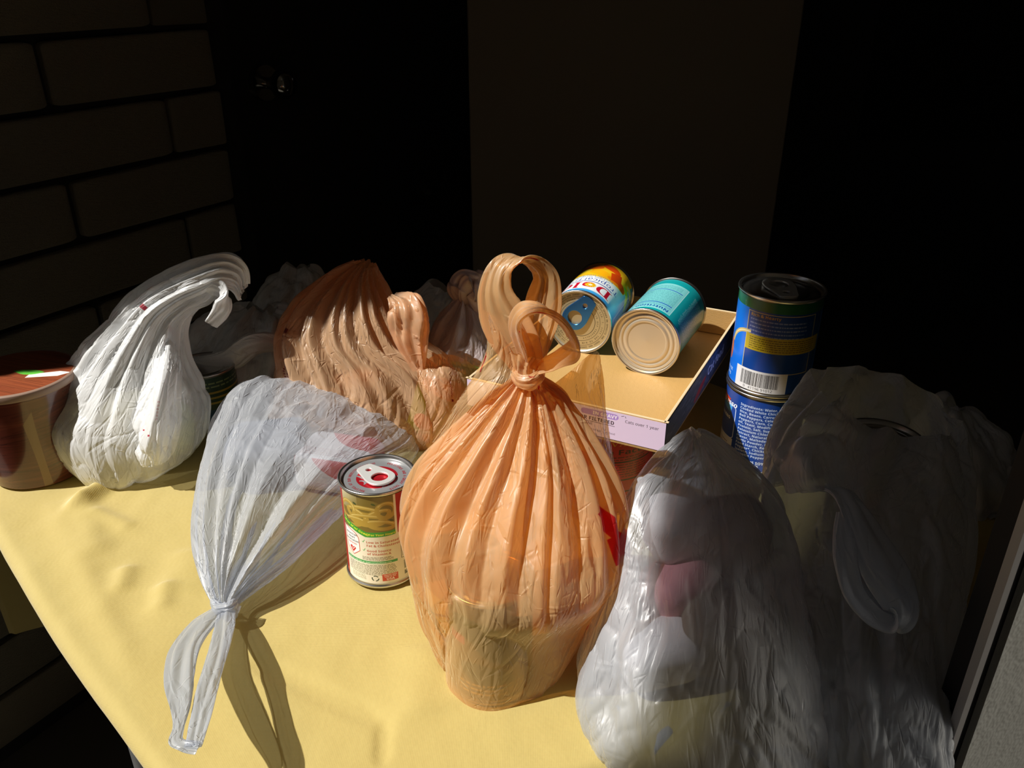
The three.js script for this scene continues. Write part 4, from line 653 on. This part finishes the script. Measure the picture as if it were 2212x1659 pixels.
// --- the grey bag at the right with pink packets
{
  const bag = thing('plastic_bag', 'grey plastic bag over pink packets, leaning on the peach bag', 'bag');
  const rings = [
    ring([1460, 1590], [1560, 1590], 0.44, 0.006), ring([1330, 1585], [1730, 1585], 0.44, 0.075), ring([1262, 1545], [1790, 1545], 0.443, 0.095), ring([1246, 1470], [1780, 1475], 0.455, 0.095), ring([1275, 1350], [1750, 1355], 0.477, 0.08), ring([1318, 1235], [1722, 1245], 0.497, 0.068), ring([1338, 1135], [1704, 1145], 0.516, 0.057), ring([1372, 1060], [1680, 1070], 0.534, 0.044), ring([1425, 995], [1622, 1010], 0.55, 0.03), ring([1470, 957], [1555, 965], 0.56, 0.017), ring([1492, 938], [1512, 940], 0.566, 0.006),
  ];
  const mat = film(grey, 0.64, { rough: 0.5 });
  part('bag_body', bagBody(rings, 300, 220, { seed: 71, pleats: 16, amp: (t) => 0.002 + 0.003 * smooth(0.4, 0.7, t), eu: (t) => 0.05 + 0.04 * t, ev: () => 0.02, lump: 0.003, dev: 0.016, folds: 70, fold: 0.005 }), mat, bag);
  const pink = std(lin(0.75, 0.3, 0.32), 0.6), pale = std(lin(0.8, 0.72, 0.68), 0.6), brownBox = std(lin(0.26, 0.19, 0.13), 0.7);
  for (const [x, y, z, w, h, d, m, l, t] of [[1460, 1135, 0.535, 0.05, 0.05, 0.045, pale, 'pale packet at the top inside the grey bag', 0.3], [1465, 1275, 0.515, 0.055, 0.055, 0.045, pink, 'pink packet in the middle of the grey bag', 0.5], [1420, 1425, 0.475, 0.06, 0.045, 0.045, pale, 'pale packet at the bottom of the grey bag', 0.2], [1560, 1250, 0.545, 0.06, 0.11, 0.05, brownBox, 'brown box filling the back of the grey bag', 0.1], [1570, 1430, 0.485, 0.08, 0.06, 0.05, brownBox, 'brown box low inside the grey bag', -0.1]]) { const c = contents('food_packet', l, 'packet', P(x, y, z), rbox(w, h, d, 0.014, 0, 0, 0, 4), m); c.position.y = Math.max(c.position.y, TY + h / 2 + 0.012); c.rotation.set(0.1, t, t * 0.4); }
}
// --- the open dark bag at the far right
{
  const bag = thing('plastic_bag', 'grey plastic bag gaping open in shade, its knotted handle hanging down', 'bag');
  const rings = [
    ring([1820, 1500], [1860, 1500], 0.47, 0.006), ring([1720, 1492], [1950, 1492], 0.47, 0.1), ring([1660, 1440], [1990, 1440], 0.48, 0.125), ring([1645, 1310], [2025, 1310], 0.51, 0.112), ring([1648, 1190], [2065, 1190], 0.54, 0.088), ring([1652, 1090], [2082, 1095], 0.56, 0.078), ring([1660, 1010], [2088, 1020], 0.58, 0.07), ring([1690, 940], [2080, 960], 0.60, 0.068), ring([1740, 880], [2070, 910], 0.618, 0.066), ring([1770, 845], [2056, 880], 0.63, 0.062),
  ];
  const mat = film(grey, 0.48, { rough: 0.55 });
  part('bag_body', bagBody(rings, 280, 210, { seed: 81, pleats: 18, amp: (t) => 0.003 + 0.006 * smooth(0.5, 1, t), eu: (t) => 0.06 + 0.08 * t, ev: () => 0.03, lump: 0.003, dev: 0.018, folds: 80, fold: 0.006 }), mat, bag);
  part('handle', strap([[1760, 1055, 0.50, 0.006], [1810, 1062, 0.485, 0.008], [1835, 1090, 0.472, 0.008], [1870, 1160, 0.455, 0.012], [1915, 1240, 0.438, 0.014], [1945, 1310, 0.425, 0.011], [1935, 1340, 0.42, 0.009], [1890, 1320, 0.425, 0.010], [1850, 1270, 0.436, 0.010], [1832, 1190, 0.45, 0.010], [1835, 1110, 0.467, 0.008]], { seed: 83, side: V(1, 0, 0), thick: 0.28, pleats: 12, flute: 0.45, nv: 170, nu: 56 }), mat, bag);
  part('front_fold', sheet([[[1790, 870, 0.56], [1830, 850, 0.575], [1838, 880, 0.57]], [[1730, 920, 0.53], [1790, 920, 0.52], [1850, 940, 0.53]], [[1670, 990, 0.515], [1750, 990, 0.495], [1850, 1000, 0.505]], [[1700, 1060, 0.51], [1780, 1060, 0.485], [1850, 1060, 0.49]]], 80, 90, { seed: 85, dev: 0.008, lump: 0.006 }), mat, bag);
  const can1 = can({ name: 'dark_can', label: 'dark can with white lettering standing inside the open grey bag', R: 0.036, H: 0.11, top: 'plain', pos: P(1890, 1010, 0.60).setY(TY + 0.04), mat: paper(canvas(512, 512, (g, w) => { g.fillStyle = '#0d1420'; g.fillRect(0, 0, w, w); g.save(); g.translate(256, 256); g.rotate(-Math.PI / 2); txt(g, 'ROMARI', 0, 30, 'bold 84px sans-serif', '#dfe2e6', 'center'); g.restore(); g.fillStyle = '#1d4f86'; g.fillRect(150, 120, 60, 280); g.fillStyle = '#c05a1c'; g.fillRect(214, 140, 24, 80); })) });
  const b5 = thing('plastic_bag', 'dim plastic bag in deep shade behind the open grey bag', 'bag');
  part('bag_body', bagBody([ring([2040, 1110], [2140, 1110], 0.74, 0.006), ring([2000, 1095], [2180, 1100], 0.74, 0.05), ring([1985, 1020], [2195, 1030], 0.745, 0.06), ring([1990, 940], [2175, 955], 0.755, 0.05), ring([2010, 895], [2140, 905], 0.765, 0.035), ring([2040, 872], [2090, 878], 0.77, 0.01)], 170, 120, { seed: 91, pleats: 12, amp: () => 0.006, eu: () => 0.14, ev: () => 0.06, lump: 0.01, dev: 0.016, iters: 45 }), mat, b5);
}

renderer.render(scene, camera);
